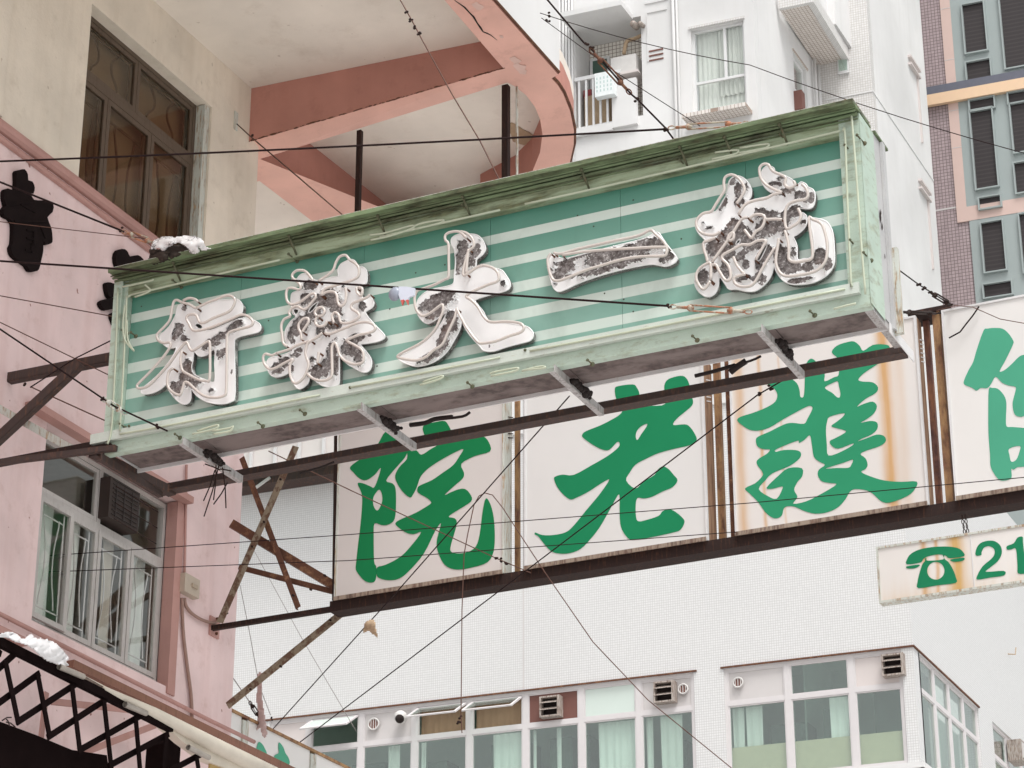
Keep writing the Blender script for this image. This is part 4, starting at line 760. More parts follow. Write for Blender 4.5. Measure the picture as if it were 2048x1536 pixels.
lao = [(730, 210), (760, 190), (860, 178), (890, 200), (910, 250), (905, 325), (1000, 335), (1098, 320), (1092, 220), (1095, 175), (1125, 138), (1210, 115), (1250, 130), (1275, 180), (1283, 250), (1300, 290), (1295, 330), (1240, 380), (1180, 430), (1157, 475), (1240, 470), (1280, 490), (1320, 550), (1325, 590), (1270, 625), (1180, 645), (1050, 680), (950, 725), (880, 765), (840, 820), (812, 880), (880, 940), (940, 890), (1020, 840), (1045, 800), (1080, 778), (1120, 795), (1160, 840), (1188, 880), (1150, 930), (1080, 960), (1000, 1000), (940, 1012), (895, 1008), (882, 1060), (885, 1150), (905, 1180), (960, 1170), (1050, 1140), (1080, 1105), (1130, 1092), (1180, 1115), (1230, 1160), (1238, 1190), (1210, 1240), (1160, 1260), (1000, 1295), (860, 1315), (810, 1285), (775, 1220), (765, 1130), (765, 1000), (750, 990), (700, 1080), (620, 1220), (550, 1310), (480, 1380), (400, 1412), (320, 1415), (260, 1395), (210, 1340), (170, 1290), (145, 1275), (150, 1262), (200, 1280), (280, 1280), (370, 1260), (430, 1210), (520, 1100), (620, 980), (690, 875), (640, 895), (540, 960), (440, 1010), (400, 1018), (350, 980), (310, 930), (285, 870), (300, 850), (350, 838), (430, 840), (560, 770), (680, 700), (755, 640), (765, 608), (745, 600), (690, 655), (640, 655), (570, 620), (500, 570), (492, 545), (520, 520), (620, 480), (700, 440), (765, 400), (785, 360), (742, 290)]
laoh = [(965, 465), (960, 490), (925, 540), (895, 585), (882, 560), (890, 520), (920, 485)]
film(b2, [(lao, [laoh])], 'ch2', (1030, 720, 3.657))
hu = [(155, 630), (180, 605), (260, 580), (360, 540), (420, 500), (435, 450), (410, 405), (360, 372), (420, 350), (520, 340), (570, 370), (590, 420), (595, 465), (618, 465), (625, 400), (628, 310), (640, 230), (670, 200), (702, 218), (725, 265), (765, 305), (765, 358), (830, 330), (862, 315), (865, 250), (855, 195), (815, 155), (850, 110), (920, 85), (970, 80), (1010, 110), (1035, 145), (1100, 105), (1180, 100), (1220, 120), (1190, 190), (1130, 240), (1040, 300), (1000, 345), (1030, 360), (1100, 365), (1138, 400), (1120, 440), (1050, 480), (990, 535), (1040, 515), (1100, 500), (1130, 530), (1110, 580), (1060, 620), (1015, 648), (1080, 635), (1130, 645), (1132, 690), (1090, 730), (1030, 755), (995, 778), (1060, 755), (1130, 730), (1180, 740), (1192, 775), (1150, 810), (1060, 840), (1015, 865), (1050, 895), (1065, 940), (1050, 970), (1020, 990), (1080, 1020), (1180, 1050), (1300, 1060), (1408, 1058), (1395, 1110), (1340, 1160), (1220, 1205), (1160, 1195), (1110, 1150), (1060, 1120), (980, 1110), (940, 1130), (910, 1180), (860, 1235), (790, 1270), (700, 1282), (620, 1262), (560, 1235), (510, 1230), (480, 1245), (468, 1290), (440, 1312), (400, 1310), (350, 1270), (300, 1200), (240, 1140), (210, 1105), (280, 1070), (330, 1020), (330, 990), (300, 950), (290, 920), (310, 895), (360, 865), (383, 835), (330, 830), (295, 810), (285, 770), (300, 745), (380, 710), (480, 660), (540, 648), (620, 655), (645, 620), (680, 550), (668, 530), (640, 535), (580, 565), (480, 620), (380, 680), (300, 702), (240, 695), (190, 665)]
huh = [[(770, 395), (830, 365), (856, 358), (865, 390), (875, 440), (870, 470), (850, 468), (820, 440), (778, 415)],
       [(425, 850), (430, 830), (575, 772), (585, 788), (625, 765), (662, 735), (676, 800), (690, 885), (730, 920), (768, 942), (725, 975), (718, 1015), (745, 1055), (800, 1068), (845, 1072), (830, 1092), (740, 1145), (640, 1195), (545, 1213), (575, 1165), (552, 1115), (575, 1060), (608, 1020), (606, 965), (510, 965), (440, 1020), (360, 1100), (400, 1108), (465, 1092), (470, 1110), (430, 1178), (370, 1160), (305, 1110), (350, 1050), (400, 1000), (520, 948), (590, 895), (598, 855), (560, 838), (480, 838)],
       [(800, 605), (900, 580), (893, 605), (850, 640), (812, 670), (850, 685), (910, 702), (903, 720), (840, 755), (802, 775), (812, 805), (860, 828), (960, 792), (958, 806), (880, 850), (792, 876), (780, 800), (774, 700), (782, 640)],
       [(770, 968), (820, 950), (900, 925), (962, 904), (952, 940), (930, 962), (850, 963)]]
film(b3, [(hu, huh)], 'ch3', (1430, 660, 3.491))
tai = [(1120, 520), (1160, 498), (1240, 490), (1320, 500), (1380, 550), (1425, 620), (1425, 650), (1390, 730), (1340, 830), (1285, 935), (1340, 920), (1420, 850), (1480, 790), (1540, 765), (1700, 760), (1720, 1100), (1640, 1330), (1536, 1390), (1500, 1400), (1450, 1385), (1425, 1330), (1420, 1250), (1445, 1150), (1450, 1095), (1380, 1080), (1310, 1050), (1245, 990), (1200, 1060), (1160, 1105), (1090, 1105), (1048, 1132), (1000, 1100), (925, 1070), (925, 1020), (970, 920), (1015, 840), (1050, 720)]
def bk(x, y): return ((x - 1748) * 5.12, (y - 560) * 5.12)
tai2 = [(1175, 1120), (1210, 1105), (1270, 1115), (1330, 1180), (1355, 1260), (1350, 1430), (1360, 1500), (1420, 1505), (1600, 1520), (1720, 1530), bk(2080, 925), bk(2048, 933), bk(2035, 934), bk(2027, 939), bk(2022.5, 938), bk(2022.5, 956), bk(2007.6, 961), bk(1997.7, 959), bk(1987.8, 946.6), bk(1981, 931.8), bk(1980, 909.5), bk(1978, 885), bk(1976.7, 860), bk(1976.5, 820)]
tai2h = [bk(1728 + x / 4.041, 860 + y / 4.041) for x, y in ((1172, 150), (1260, 128), (1255, 180), (1230, 240), (1190, 256), (1175, 200))]
film(b4, [(tai, []), (tai2, [tai2h])], 'ch4', (1748, 560, 5.12))
# phone board
ph = thing('phone_board', 'stained white board with green telephone symbol and 21, hung under the light boxes', 'sign', (-5.6, YB, 9.05))
px0, px1, pz0, pz1 = -6.335, -3.4, 9.045, 9.585
M().box(px0 + .02, px1 - .02, YB + .001, YB + .02, pz0 + .02, pz1 - .02).build('face', MT['acr5'], ph)
M().box(px0, px0 + .02, YB - .01, YB + .1, pz0, pz1).box(px0 + .02, px1, YB - .01, YB + .1, pz1 - .02, pz1).box(px0 + .02, px1, YB - .012, YB + .1, pz0, pz0 + .02).build('frame', MT['rust_pale'], ph)
P = PY(1943, 1100, YB - .004); M().box(P[0] - .004, P[0] + .004, YB - .004, YB + .0005, pz0 + .02, pz1 - .02).build('seam', MT['white_metal'], ph)
hand = [(345, 1085), (350, 1040), (380, 1000), (450, 965), (560, 945), (680, 942), (760, 955), (800, 985), (806, 1020), (690, 1035), (660, 1015), (600, 1005), (520, 1020), (480, 1040), (455, 1070)]
ear1 = [(345, 1102), (445, 1088), (438, 1105), (400, 1119), (352, 1118)]; ear2 = [(702, 1046), (806, 1032), (800, 1055), (740, 1065), (708, 1060)]
bod = [(472, 1085), (492, 1060), (495, 1038), (505, 1038), (515, 1056), (640, 1045), (636, 1012), (646, 1012), (650, 1040), (685, 1070), (720, 1130), (742, 1190), (740, 1235), (590, 1255), (440, 1278), (432, 1230), (450, 1150)]
hole = [(580 + 70 * math.cos(a_), 1137 + 72 * math.sin(a_)) for a_ in np.linspace(0, 2 * math.pi, 12, endpoint=False)]
film(ph, [(hand, []), (ear1, []), (ear2, []), (bod, [hole])], 'ch5', (1728, 860, 4.041)); bpy.data.objects[-1].name if False else None
two = [(902, 1012), (908, 960), (940, 915), (1000, 895), (1060, 900), (1105, 940), (1112, 1000), (1080, 1060), (1020, 1110), (985, 1146), (1130, 1138), (1130, 1175), (1020, 1192), (915, 1208), (918, 1170), (960, 1100), (1030, 1040), (1055, 1000), (1050, 960), (1010, 938), (970, 950), (950, 985), (947, 1010)]
one = [(1155, 938), (1210, 915), (1240, 870), (1280, 862), (1284, 900), (1300, 1050), (1309, 1150), (1245, 1158), (1240, 1100), (1228, 962), (1190, 964), (1157, 966)]
film(ph, [(two, []), (one, [])], 'ch5', (1728, 860, 4.041))
g = M(); P0_ = PY(1924, 1034, YB + .02); P1_ = PY(1931, 1076, YB + .02)
for s_ in (0, .05):
    for k in range(5):
        c = P0_ + (P1_ - P0_) * (k / 4.3) + np.array([s_ * .6, 0, 0]); r = .022
        g.tube([c + np.array([(.009 if k % 2 else .004) * math.cos(a_), .006 * math.cos(a_), r * math.sin(a_)]) for a_ in np.linspace(0, 2 * math.pi, 10, endpoint=False)], .0045, 5, closed=True)
g.build('hanging_chain', MT['dark_steel'], ph, smooth=True)

# ================================================================== THE GREEN STRIPED SIGN
YS = 17.0
SUPM0 = plain('dark_rivet', (.06, .07, .05), .7)
sg = thing('striped_signboard', 'long green and white striped signboard with peeling neon characters', 'sign', (-8.6, 17.3, 10.0))
px_s = [-11.895, -10.75, -9.52, -8.31, -7.12, -6.02, -5.2]
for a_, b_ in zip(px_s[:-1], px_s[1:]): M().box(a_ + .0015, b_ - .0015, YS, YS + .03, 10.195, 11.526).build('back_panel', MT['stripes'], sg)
M().box(-11.9, -5.19, YS + .031, YS + .034, 10.19, 11.53).build('backing_sheet', MT['dark_steel'], sg)
rr_ = np.random.default_rng(3)
for k in range(26):
    x_, z_ = rr_.uniform(-11.8, -5.3), rr_.uniform(10.25, 11.45); M().sphere((x_, YS - .001, z_), .008, 6, 3, (1, .5, 1)).build('rivet', SUPM0, sg)
YF = 16.93; XL = -12.03; XR = -5.03
fm = M().box(XL, -11.896, YF, YS + .03, 10.15, 11.695).box(-5.199, XR, YF, YS + .03, 10.15, 11.695).box(-11.896, -5.199, YF + .02, YS + .03, 10.15, 10.194)
fm.box(XL, -11.94, YF - .03, YF - .001, 10.2, 11.66).box(XL + .001, XR - .001, YF + .001, YF + .08, 9.995, 10.149); fm.build('front_frame', MT['green_pale'], sg)
M().box(-11.8955, -5.1995, YF, YS + .03, 11.527, 11.695).build('frame_header', metal_mat('grimy_olive_header', (.40, .49, .335), rust=(.10, .10, .04), amt=.85, lo=.42, hi=.66, sc_=2.0, streak=(1.0, 4, 7), rough=.5), sg)
M().box(-12.16, -5.10, YF - .045, YF - .002, 10.105, 10.195).build('bottom_ledge', metal_mat('chalky_green_ledge', (.57, .63, .57), rust=(.25, .16, .07), amt=.6, lo=.6, hi=.7, sc_=5, streak=(2, 2, 9)), sg)
M().box(XR - .012, XR + .002, YS + .031, 17.47, 10.05, 11.695).build('side_panel', MT['grey_sheet'], sg)
M().box(XL, XL + .012, YS + .031, 17.47, 10.05, 11.695).build('side_panel', MT['white_metal'], sg)
M().box(XR - .012, XR + .004, YF, YF + .34, 10.05, 11.599).build('side_return', MT['green_pale'], sg) if False else M().box(XR + .0025, XR + .006, YF + .001, YF + .36, 10.02, 11.694).build('side_return', MT['green_pale'], sg)
M().box(XR + .003, XR + .03, 17.45, 17.52, 10.02, 11.69).build('corner_strip', MT['grey_sheet'], sg)
for yy_, zz_, a_ in ((17.33, 10.95, .03), (17.36, 10.88, .02), (17.35, 11.0, .014), (17.38, 10.62, .012)): M().prism([(XR + .008, yy_ + a_ * math.cos(q) * .6, zz_ + a_ * 1.6 * math.sin(q) * (1 + .4 * math.cos(3 * q))) for q in np.linspace(0, 5.6, 9)], (.002, 0, 0)).build('torn_hole', MT['dark_steel'], sg)
M().box(XL, XR, 17.46, 17.48, 10.05, 11.695).build('rear_panel', MT['white_metal'], sg)
M().box(-12.01, -5.02, 16.775, 17.22, 11.70, 11.72).box(-12.01, -5.02, 16.76, 16.774, 11.695, 11.735).build('canopy', MT['green_canopy'], sg)
M().box(-12.0, -5.01, 17.3, 17.64, 11.70, 11.72).build('rear_canopy', MT['green_canopy'], sg)
M().box(-12.01, -5.02, 16.765, 17.2, 11.736, 11.742).build('canopy_capping', MT['rust_pale'], sg)
g = M()
for y_, z_, r_ in ((16.835, 11.695, .007), (16.87, 11.69, .012), (16.912, 11.675, .018), (16.922, 11.64, .008)): g.tube([(-12.03, y_, z_), (-5.035, y_, z_)], r_, 8)
g.build('cornice_rib', MT['green_canopy'], sg, smooth=True)
xs_ = [-12.0] + [PZ(x, y, 10.0)[0] for x, y in ((420, 900), (770, 830), (1150, 760), (1560, 680))] + [XR]
for a_, b_ in zip(xs_[:-1], xs_[1:]): M().box(a_ + .004, b_ - .004, YF + .082, 17.445, 10.05, 10.06).build('underside_panel', MT['underside'], sg)
M().box(XL, XR, 17.446, 17.459, 10.015, 10.06).build('rear_edge_trim', MT['white_metal'], sg)
# supporting steelwork
cb = [(-12.02, 'brown_steel')] + [((PZ(a_[0], a_[1], 9.98)[0]), 'galv') for a_ in ((372, 880), (722, 806), (1105, 728), (1520, 647))]
for x_, mt_ in cb:
    M().box(x_ - .004, x_ + .004, YF - .06, 17.86, 9.925, 9.99).box(x_ - .045, x_ - .0045, YF - .06, 17.86, 9.925, 9.931).build('cross_beam', MT[mt_], sg)
for x_, _ in cb[1:]:
    g = M(); P = np.array([x_ + .012, 17.36, 9.975])
    for k in range(70): g.sphere(P + rng.normal(0, 1, 3) * np.array([.014, .075, .013]), .012 + .018 * rng.random(), 6, 4, (1, 1 + rng.random(), .7 + .5 * rng.random()))
    g.build('tar_clump', MT['black'], sg, smooth=True, kind='stuff')  # dark clump midway along each cross beam
M().box(-12.1, -5.06, 17.975, 17.985, 10.002, 10.11).box(-12.1, -5.06, 17.86, 17.985, 9.992, 10.0015).build('rear_beam', MT['brown_steel'], sg)
M().box(-5.13, -5.035, 17.02, 17.85, 10.036, 10.046).box(-5.045, -5.035, 17.02, 17.99, 9.99, 10.035).build('end_bracket', MT['galv'], sg)
M().box(-5.034, -5.026, 17.4, 18.03, 9.97, 10.06).build('end_plate', MT['white_metal'], sg)
M().beam((-5.0, 17.53, 10.0), (-5.0, 17.53, 10.75), .09, .05, up=(0, 1, 0)).build('rear_post', MT['rust_pale'], sg)
# left beams to the wall
M().angle(PY(-120, 780, 17.35), PY(236, 710, 17.35), .07, .01, h=.085, flip=-1).build('side_beam', MT['rust_steel'] if False else MT['brown_steel'], sg)
M().angle(PY(-120, 948, 16.95), PY(228, 882, 16.95), .05, .01, h=.07, flip=1).build('side_beam', MT['dark_steel'], sg)
M().beam(PY(-60, 932, 16.9), PY(232, 896, 16.9), .05, .05).build('side_beam', MT['brown_steel'], sg)
flat_angle(PY(-40, 905, 17.1), PY(158, 722, 17.1), .085).build('side_strut', MT['brown_steel'], sg)
flat_angle(PY(-30, 800, 17.2), PY(150, 900, 17.25), .06).build('side_strut', MT['rust_pale'], sg)
M().beam(PY(185, 905, 16.95), PY(345, 985, 17.96) , .09, .07).build('side_beam', MT['brown_steel'], sg)
# border tubes
def at(pts, y): return [PY(x, yy, y) for x, yy in pts]
bt = [[(1686, 262), (1690, 266), (1695, 400), (1702, 560), (1703, 568)], [(1703, 232), (1712, 340), (1722, 480), (1731, 588)], [(1680, 262), (1500, 305), (1200, 375), (1050, 408)], [(1000, 420), (760, 474)],
      [(560, 520), (430, 550), (262, 590)], [(236, 576), (232, 700), (224, 850), (215, 888)], [(254, 592), (252, 640), (246, 760), (240, 862)], [(262, 590), (256, 594)], [(240, 868), (330, 852), (500, 818), (640, 790)], [(700, 775), (1000, 715)], [(1060, 702), (1380, 640), (1690, 578)],
      [(300, 938), (500, 902), (740, 855)], [(760, 850), (960, 810), (1090, 783)], [(1170, 770), (1430, 716), (1700, 664)]]
for i, p in enumerate(bt):
    y_ = YF - .05 if i < 11 else 17.49
    M().tube(smooth_loop(at(p, y_), 4, False), .0095, 7).build('border_tube', MT['tubegreen'], sg, smooth=True)
hooks = [[(740, 470), (770, 466), (820, 452), (826, 456), (780, 472), (742, 480)], [(832, 458), (880, 446), (886, 440), (850, 445), (828, 452)], [(1424, 318), (1470, 308), (1474, 300), (1430, 305)], [(1478, 306), (1530, 296), (1534, 288), (1480, 296)],
         [(245, 574), (300, 562), (306, 558)], [(270, 594), (300, 582), (290, 570)], [(385, 868), (430, 858), (434, 850), (395, 862)], [(425, 862), (460, 856), (466, 852), (460, 862), (428, 868)], [(840, 770), (880, 758), (884, 752), (846, 764)],
         [(982, 752), (1030, 742), (1034, 736), (990, 744), (980, 748)], [(1044, 742), (1080, 733), (1090, 736), (1050, 740)], [(1668, 618), (1690, 612), (1712, 607)], [(250, 610), (246, 650), (250, 680), (266, 700)], [(254, 640), (256, 680), (268, 702)]]
for p in hooks: M().tube(smooth_loop(at(p, YF - .055), 4, False), .009, 7).build('border_tube', MT['tubegreen'], sg, smooth=True)
SUPM = metal_mat('verdigris_support', (.12, .13, .08), rust=(.12, .06, .03))
def standoff(px, py, y0, y1, r=.007):
    g = M(); P = PY(px, py, y0); Q = P + np.array([.02, y1 - y0, -.02]); g.tube([P, Q], r, 5); g.sphere(P, .014, 6, 4); g.sphere(Q, .022, 6, 4, (1, .5, 1)); g.build('tube_support', SUPM, sg, smooth=True)
for px_, py_ in ((345, 560), (577, 508), (1163, 355), (925, 410), (1360, 320), (1560, 268), (1690, 290), (1714, 270), (1700, 480), (1727, 505), (245, 660), (262, 665), (240, 848), (258, 852), (516, 845), (1175, 720), (1385, 672), (1620, 622), (935, 765), (350, 868), (700, 775), (1050, 700), (600, 820)): standoff(px_, py_, YF - .05, YS if py_ < 600 else YF)

for p, r_ in (([(820, 850), (850, 846), (870, 838), (905, 834)], .02), ([(880, 838), (925, 833), (940, 824)], .012), ([(1390, 752), (1430, 742), (1470, 730)], .016), ([(1440, 738), (1500, 722), (1522, 712)], .01), ([(1460, 745), (1475, 733), (1492, 722)], .026), ([(600, 946), (640, 935), (668, 924)], .010), ([(545, 857), (560, 850), (575, 842)], .008)):
    M().tube(smooth_loop(at(p, 17.5), 3, False), r_, 6).build('broken_trim', MT['black'], sg, smooth=True)
for p in ([(1500, 628), (1498, 640), (1499, 655)], [(935, 762), (934, 775), (935, 785)]):
    pass
for px_, py_ in ((577, 500), (925, 412), (1163, 352), (1360, 312), (1560, 268), (345, 548), (755, 455), (1450, 295)):
    P = PY(px_, py_, 16.83); Q = np.array([P[0] + .03, 16.92, 11.54]); P[2] = 11.69
    M().tube([P, (P + Q) / 2 + np.array([.01, -.02, -.01]), Q], [.009, .012, .008], 6).sphere(P, .018, 6, 4).build('canopy_hook', SUPM, sg, smooth=True)
# peeling neon characters
def vnoise(x, z, s, seed):
    r = np.random.default_rng(seed); G = r.random((64, 64)); X = x / s; Z = z / s; xi = np.floor(X).astype(int); zi = np.floor(Z).astype(int); fx = X - xi; fz = Z - zi
    fx = fx * fx * (3 - 2 * fx); fz = fz * fz * (3 - 2 * fz); a, b, c, d = G[xi % 64, zi % 64], G[(xi + 1) % 64, zi % 64], G[xi % 64, (zi + 1) % 64], G[(xi + 1) % 64, (zi + 1) % 64]
    return (a * (1 - fx) + b * fx) * (1 - fz) + (c * (1 - fx) + d * fx) * fz
def inside(poly, X, Z):
    r = np.zeros(X.shape, bool); n = len(poly)
    for i in range(n):
        x1, z1 = poly[i]; x2, z2 = poly[(i + 1) % n]
        if z1 == z2: continue
        c = ((Z < z1) != (Z < z2)) & (X < (x2 - x1) * (Z - z1) / (z2 - z1) + x1); r ^= c
    return r
CF = YS - .075                                            # front of the character plates
def character(outer, holes, tubes, patches, tf, lb, clips=()):
    yy = CF; o = [PY(x, y, yy) for x, y in Zm(smooth_loop(outer, 3), *tf)]; hs_ = [[PY(x, y, yy) for x, y in Zm(smooth_loop(h, 3), *tf)] for h in holes]
    par = M().prism(o, (0, .055, 0), hs_).build('character', MT['bare'], sg, label=lb)
    s = tf[2]; step = .005
    P2 = [(p[0], p[2]) for p in o]; A = np.array(P2); x0, z0 = A.min(0); x1, z1 = A.max(0)
    nx = int((x1 - x0) / step) + 2; nz = int((z1 - z0) / step) + 2
    gx, gz = np.meshgrid(x0 + np.arange(nx) * step, z0 + np.arange(nz) * step, indexing='ij')
    def field(X, Z):
        n1 = vnoise(X + 20, Z, .10, 1) * .5 + vnoise(X + 20, Z, .045, 2) * .3 + vnoise(X + 20, Z, .018, 3) * .2
        f = np.full(X.shape, -9.0)
        for e in patches:
            ex, ez = PY(tf[0] + e[0] / s, tf[1] + e[1] / s, yy)[[0, 2]]; ppm = 5050 / 19.6 * s; rx, rz = e[2] / ppm * 1.32, e[3] / ppm * 1.2; an = -(e[4] if len(e) > 4 else 0)
            dx = X - ex; dz = Z - ez; a = (dx * math.cos(an) + dz * math.sin(an)) / rx; b = (-dx * math.sin(an) + dz * math.cos(an)) / rz
            f = np.maximum(f, 1.0 - np.sqrt(a * a + b * b))
        return f + (n1 - .5) * 1.7 + (vnoise(X + 5, Z, .011, 4) - .5) * .3
    cx, cz = gx[:-1, :-1] + step / 2, gz[:-1, :-1] + step / 2
    ins = inside(P2, cx, cz)
    for h in hs_: ins &= ~inside([(p[0], p[2]) for p in h], cx, cz)
    fv = field(gx, gz); fc = field(cx, cz); keep = ins & (fc < 0)
    lift = np.clip((fv + .28) / .28, 0, 1) ** 2 * .030 * (vnoise(gx, gz, .05, 9) > .42) * (fv < .3)
    Y = yy - .0035 - lift
    idx = -np.ones(gx.shape, int); I, J = np.nonzero(keep); used = np.zeros(gx.shape, bool)
    for a, b in ((0, 0), (1, 0), (1, 1), (0, 1)): used[I + a, J + b] = True
    idx[used] = np.arange(used.sum()); V = np.stack([gx[used], Y[used], gz[used]], 1)
    Fc = np.stack([idx[I, J], idx[I + 1, J], idx[I + 1, J + 1], idx[I, J + 1]], 1)
    pm = M(); pm.v = [tuple(v) for v in V]; pm.f = [tuple(map(int, f)) for f in Fc]
    pm.tube([p + np.array([0, -.001, 0]) for p in o], .0065, 6, closed=True)
    for h in hs_: pm.tube(h, .005, 6, closed=True)
    pm.build('paint_layer', MT['paint'], par, fix=False)
    sd_ = M()
    for l in [o] + hs_:
        k = len(l)
        for i in range(k):
            a, b = l[i], l[(i + 1) % k]; sd_.add([a, b, b + np.array([0, .0552, 0]), a + np.array([0, .0552, 0])], [(0, 1, 2, 3)])
    for v in range(len(sd_.v)):
        pass
    so = sd_.build('edge_band', MT['letter_side'], par, fix=False); 
    # push the band 1.5 mm outwards
    for tb in tubes:
        pts = smooth_loop([PY(x, y, YS - .145) for x, y in Zm(tb, *tf)], 4, False)
        r = M().tube(pts, .0125, 7); r  .build('neon_tube', MT['tubeglass'], par, smooth=True)
        for q in (pts[0], pts[-1]):
            M().tube([q + np.array([.0, .008, 0]), q + np.array([.004, .066, -.004])], [.007, .009], 6).build('tube_clip', MT['rust_steel'], par, smooth=True)
    return par
hang_o = [(490, 525), (560, 535), (620, 545), (720, 520), (800, 490), (900, 485), (950, 480), (985, 515), (992, 560), (975, 600), (900, 630), (780, 680), (700, 715), (690, 735), (760, 725), (960, 640), (1050, 640), (1125, 675), (1138, 715), (1115, 745), (1000, 772), (935, 800), (925, 860), (930, 1100), (928, 1270), (905, 1305), (840, 1325), (760, 1322), (690, 1303), (620, 1258), (575, 1205), (575, 1270), (560, 1312), (520, 1328), (475, 1308), (425, 1255), (390, 1200), (385, 1160), (330, 1205), (260, 1238), (190, 1245), (172, 1222), (200, 1185), (290, 1110), (380, 1010), (440, 920), (455, 870), (410, 875), (360, 850), (325, 800), (335, 765), (400, 700), (450, 610), (465, 550)]
hang_h = [[(590, 975), (600, 905), (640, 940), (700, 930), (765, 885), (765, 1000), (765, 1145), (690, 1130), (600, 1085), (580, 1030)], [(606, 690), (632, 674), (668, 700), (648, 722)]]
hang_t = [[(500, 505), (460, 485), (435, 500), (420, 560), (405, 640), (370, 690), (320, 740), (300, 770), (310, 810), (350, 832), (400, 828), (410, 850), (390, 890), (330, 970), (230, 1080), (150, 1160), (138, 1185), (160, 1200), (230, 1180), (310, 1100), (400, 1000), (470, 900), (530, 830), (545, 835), (570, 885), (600, 890), (700, 825), (725, 830), (728, 900), (725, 1120), (700, 1140), (640, 1130), (560, 1090), (510, 1060), (495, 1020), (490, 960), (500, 900)],
          [(620, 550), (700, 510), (780, 480), (840, 455), (890, 450), (930, 480), (920, 530), (880, 580), (760, 630), (680, 670), (640, 660), (625, 620), (600, 600), (550, 610), (540, 640), (560, 680), (590, 730), (650, 730), (760, 700), (900, 640), (980, 605), (1040, 620), (1075, 660), (1060, 695), (990, 715), (900, 740), (870, 770), (865, 850), (865, 1000), (860, 1220), (840, 1260), (770, 1275), (680, 1260), (610, 1210), (560, 1160), (525, 1150), (510, 1190), (490, 1250), (440, 1240), (390, 1190), (385, 1120), (400, 1060), (430, 1040)], [(510, 490), (560, 470), (610, 480), (630, 500)], [(500, 505), (560, 520), (600, 545), (620, 550)]]
hang_p = [(480, 735, 40, 55, .3), (455, 790, 28, 28), (535, 805, 32, 30), (525, 550, 28, 25), (920, 710, 70, 34, -.5), (800, 800, 75, 38, -.4), (705, 850, 30, 45, .3), (825, 930, 35, 50), (560, 1130, 120, 60, .5), (470, 1180, 55, 75), (540, 1030, 40, 60), (745, 1222, 26, 22), (905, 1065, 8, 20), (980, 690, 25, 12)]
character(hang_o, hang_h, hang_t, hang_p, (240, 480, 4.043), 'leftmost neon character of the striped sign, mostly still white')
yao_o = [(905, 320), (900, 260), (930, 200), (980, 170), (1040, 150), (1080, 170), (1110, 220), (1160, 230), (1195, 270), (1198, 370), (1180, 400), (1110, 425), (1130, 470), (1165, 560), (1225, 520), (1268, 590), (1250, 640), (1185, 685), (1200, 725), (1235, 770), (1310, 850), (1375, 920), (1370, 960), (1300, 990), (1180, 1010), (1130, 1020), (1180, 1080), (1240, 1170), (1240, 1250), (1210, 1295), (1150, 1300), (1070, 1260), (990, 1210), (930, 1140), (915, 1160), (915, 1400), (890, 1440), (820, 1455), (740, 1440), (680, 1400), (620, 1350), (605, 1330), (600, 1400), (560, 1450), (510, 1475), (470, 1450), (430, 1380), (410, 1300), (370, 1325), (280, 1352), (220, 1335), (185, 1280), (175, 1220), (190, 1170), (240, 1150), (330, 1130), (420, 1090), (400, 1050), (370, 1000), (360, 930), (370, 860), (420, 780), (470, 740), (450, 690), (430, 640), (420, 570), (430, 500), (470, 480), (540, 460), (545, 420), (500, 380), (490, 340), (530, 300), (580, 300), (610, 330), (640, 350), (720, 370), (780, 350), (850, 330)]
yao_h = [[(455, 655), (500, 670), (470, 715), (435, 700)], [(600, 680), (640, 620), (700, 585), (660, 650), (620, 690)], [(560, 910), (610, 850), (590, 890)], [(630, 1000), (735, 972), (680, 998)]]
yao_t = [[(650, 370), (600, 300), (550, 262), (480, 262), (435, 300), (440, 340), (500, 390), (520, 430), (500, 455), (430, 440), (385, 450), (370, 510), (385, 580), (430, 610), (500, 590), (560, 550), (620, 505), (665, 500), (670, 540), (630, 590), (590, 640), (550, 660), (490, 630), (440, 640), (400, 690), (410, 730), (350, 760), (320, 830), (330, 920), (340, 1000), (380, 1040)],
         [(700, 370), (780, 320), (850, 260), (880, 180), (920, 120), (980, 105), (1020, 150), (1080, 190), (1115, 240), (1110, 320), (1050, 360), (950, 390), (860, 420), (790, 440), (750, 470), (730, 520)], [(740, 510), (790, 480), (860, 480), (890, 520), (900, 590), (930, 625), (970, 600), (985, 520), (980, 440)],
         [(700, 740), (665, 700), (690, 650), (740, 640), (765, 680), (740, 720), (690, 735), (670, 790), (700, 830), (760, 825), (790, 780)], [(860, 800), (840, 730), (870, 690), (910, 720), (930, 790), (1000, 800), (1080, 770), (1120, 730), (1100, 690), (1040, 650), (1050, 600), (1120, 570), (1190, 540), (1230, 510)],
         [(530, 970), (520, 900), (500, 860), (500, 810), (540, 760), (590, 750), (600, 790), (560, 850), (540, 890)], [(270, 1110), (220, 1130), (160, 1115), (135, 1150), (150, 1220), (200, 1270), (260, 1260), (350, 1210), (440, 1170), (410, 1230), (410, 1320), (440, 1400), (480, 1415), (540, 1370), (580, 1300), (600, 1220), (570, 1120), (580, 1040), (600, 1000), (680, 950), (740, 900)],
         [(590, 1320), (650, 1370), (740, 1390), (810, 1370), (840, 1330), (840, 1200), (840, 1050), (870, 1000), (900, 1060), (920, 1130), (980, 1190), (1060, 1220), (1140, 1210), (1165, 1170), (1150, 1080), (1080, 1030), (1000, 990)], [(770, 900), (820, 910), (900, 880), (1000, 840), (1100, 800), (1200, 790), (1270, 820), (1280, 870), (1220, 900), (1120, 920), (1020, 960), (980, 980)], [(270, 1110), (400, 1070), (500, 1020), (620, 980)], [(690, 1210), (700, 1150), (705, 1100)], [(1090, 440), (1100, 490), (1140, 520), (1150, 450), (1110, 430)]]
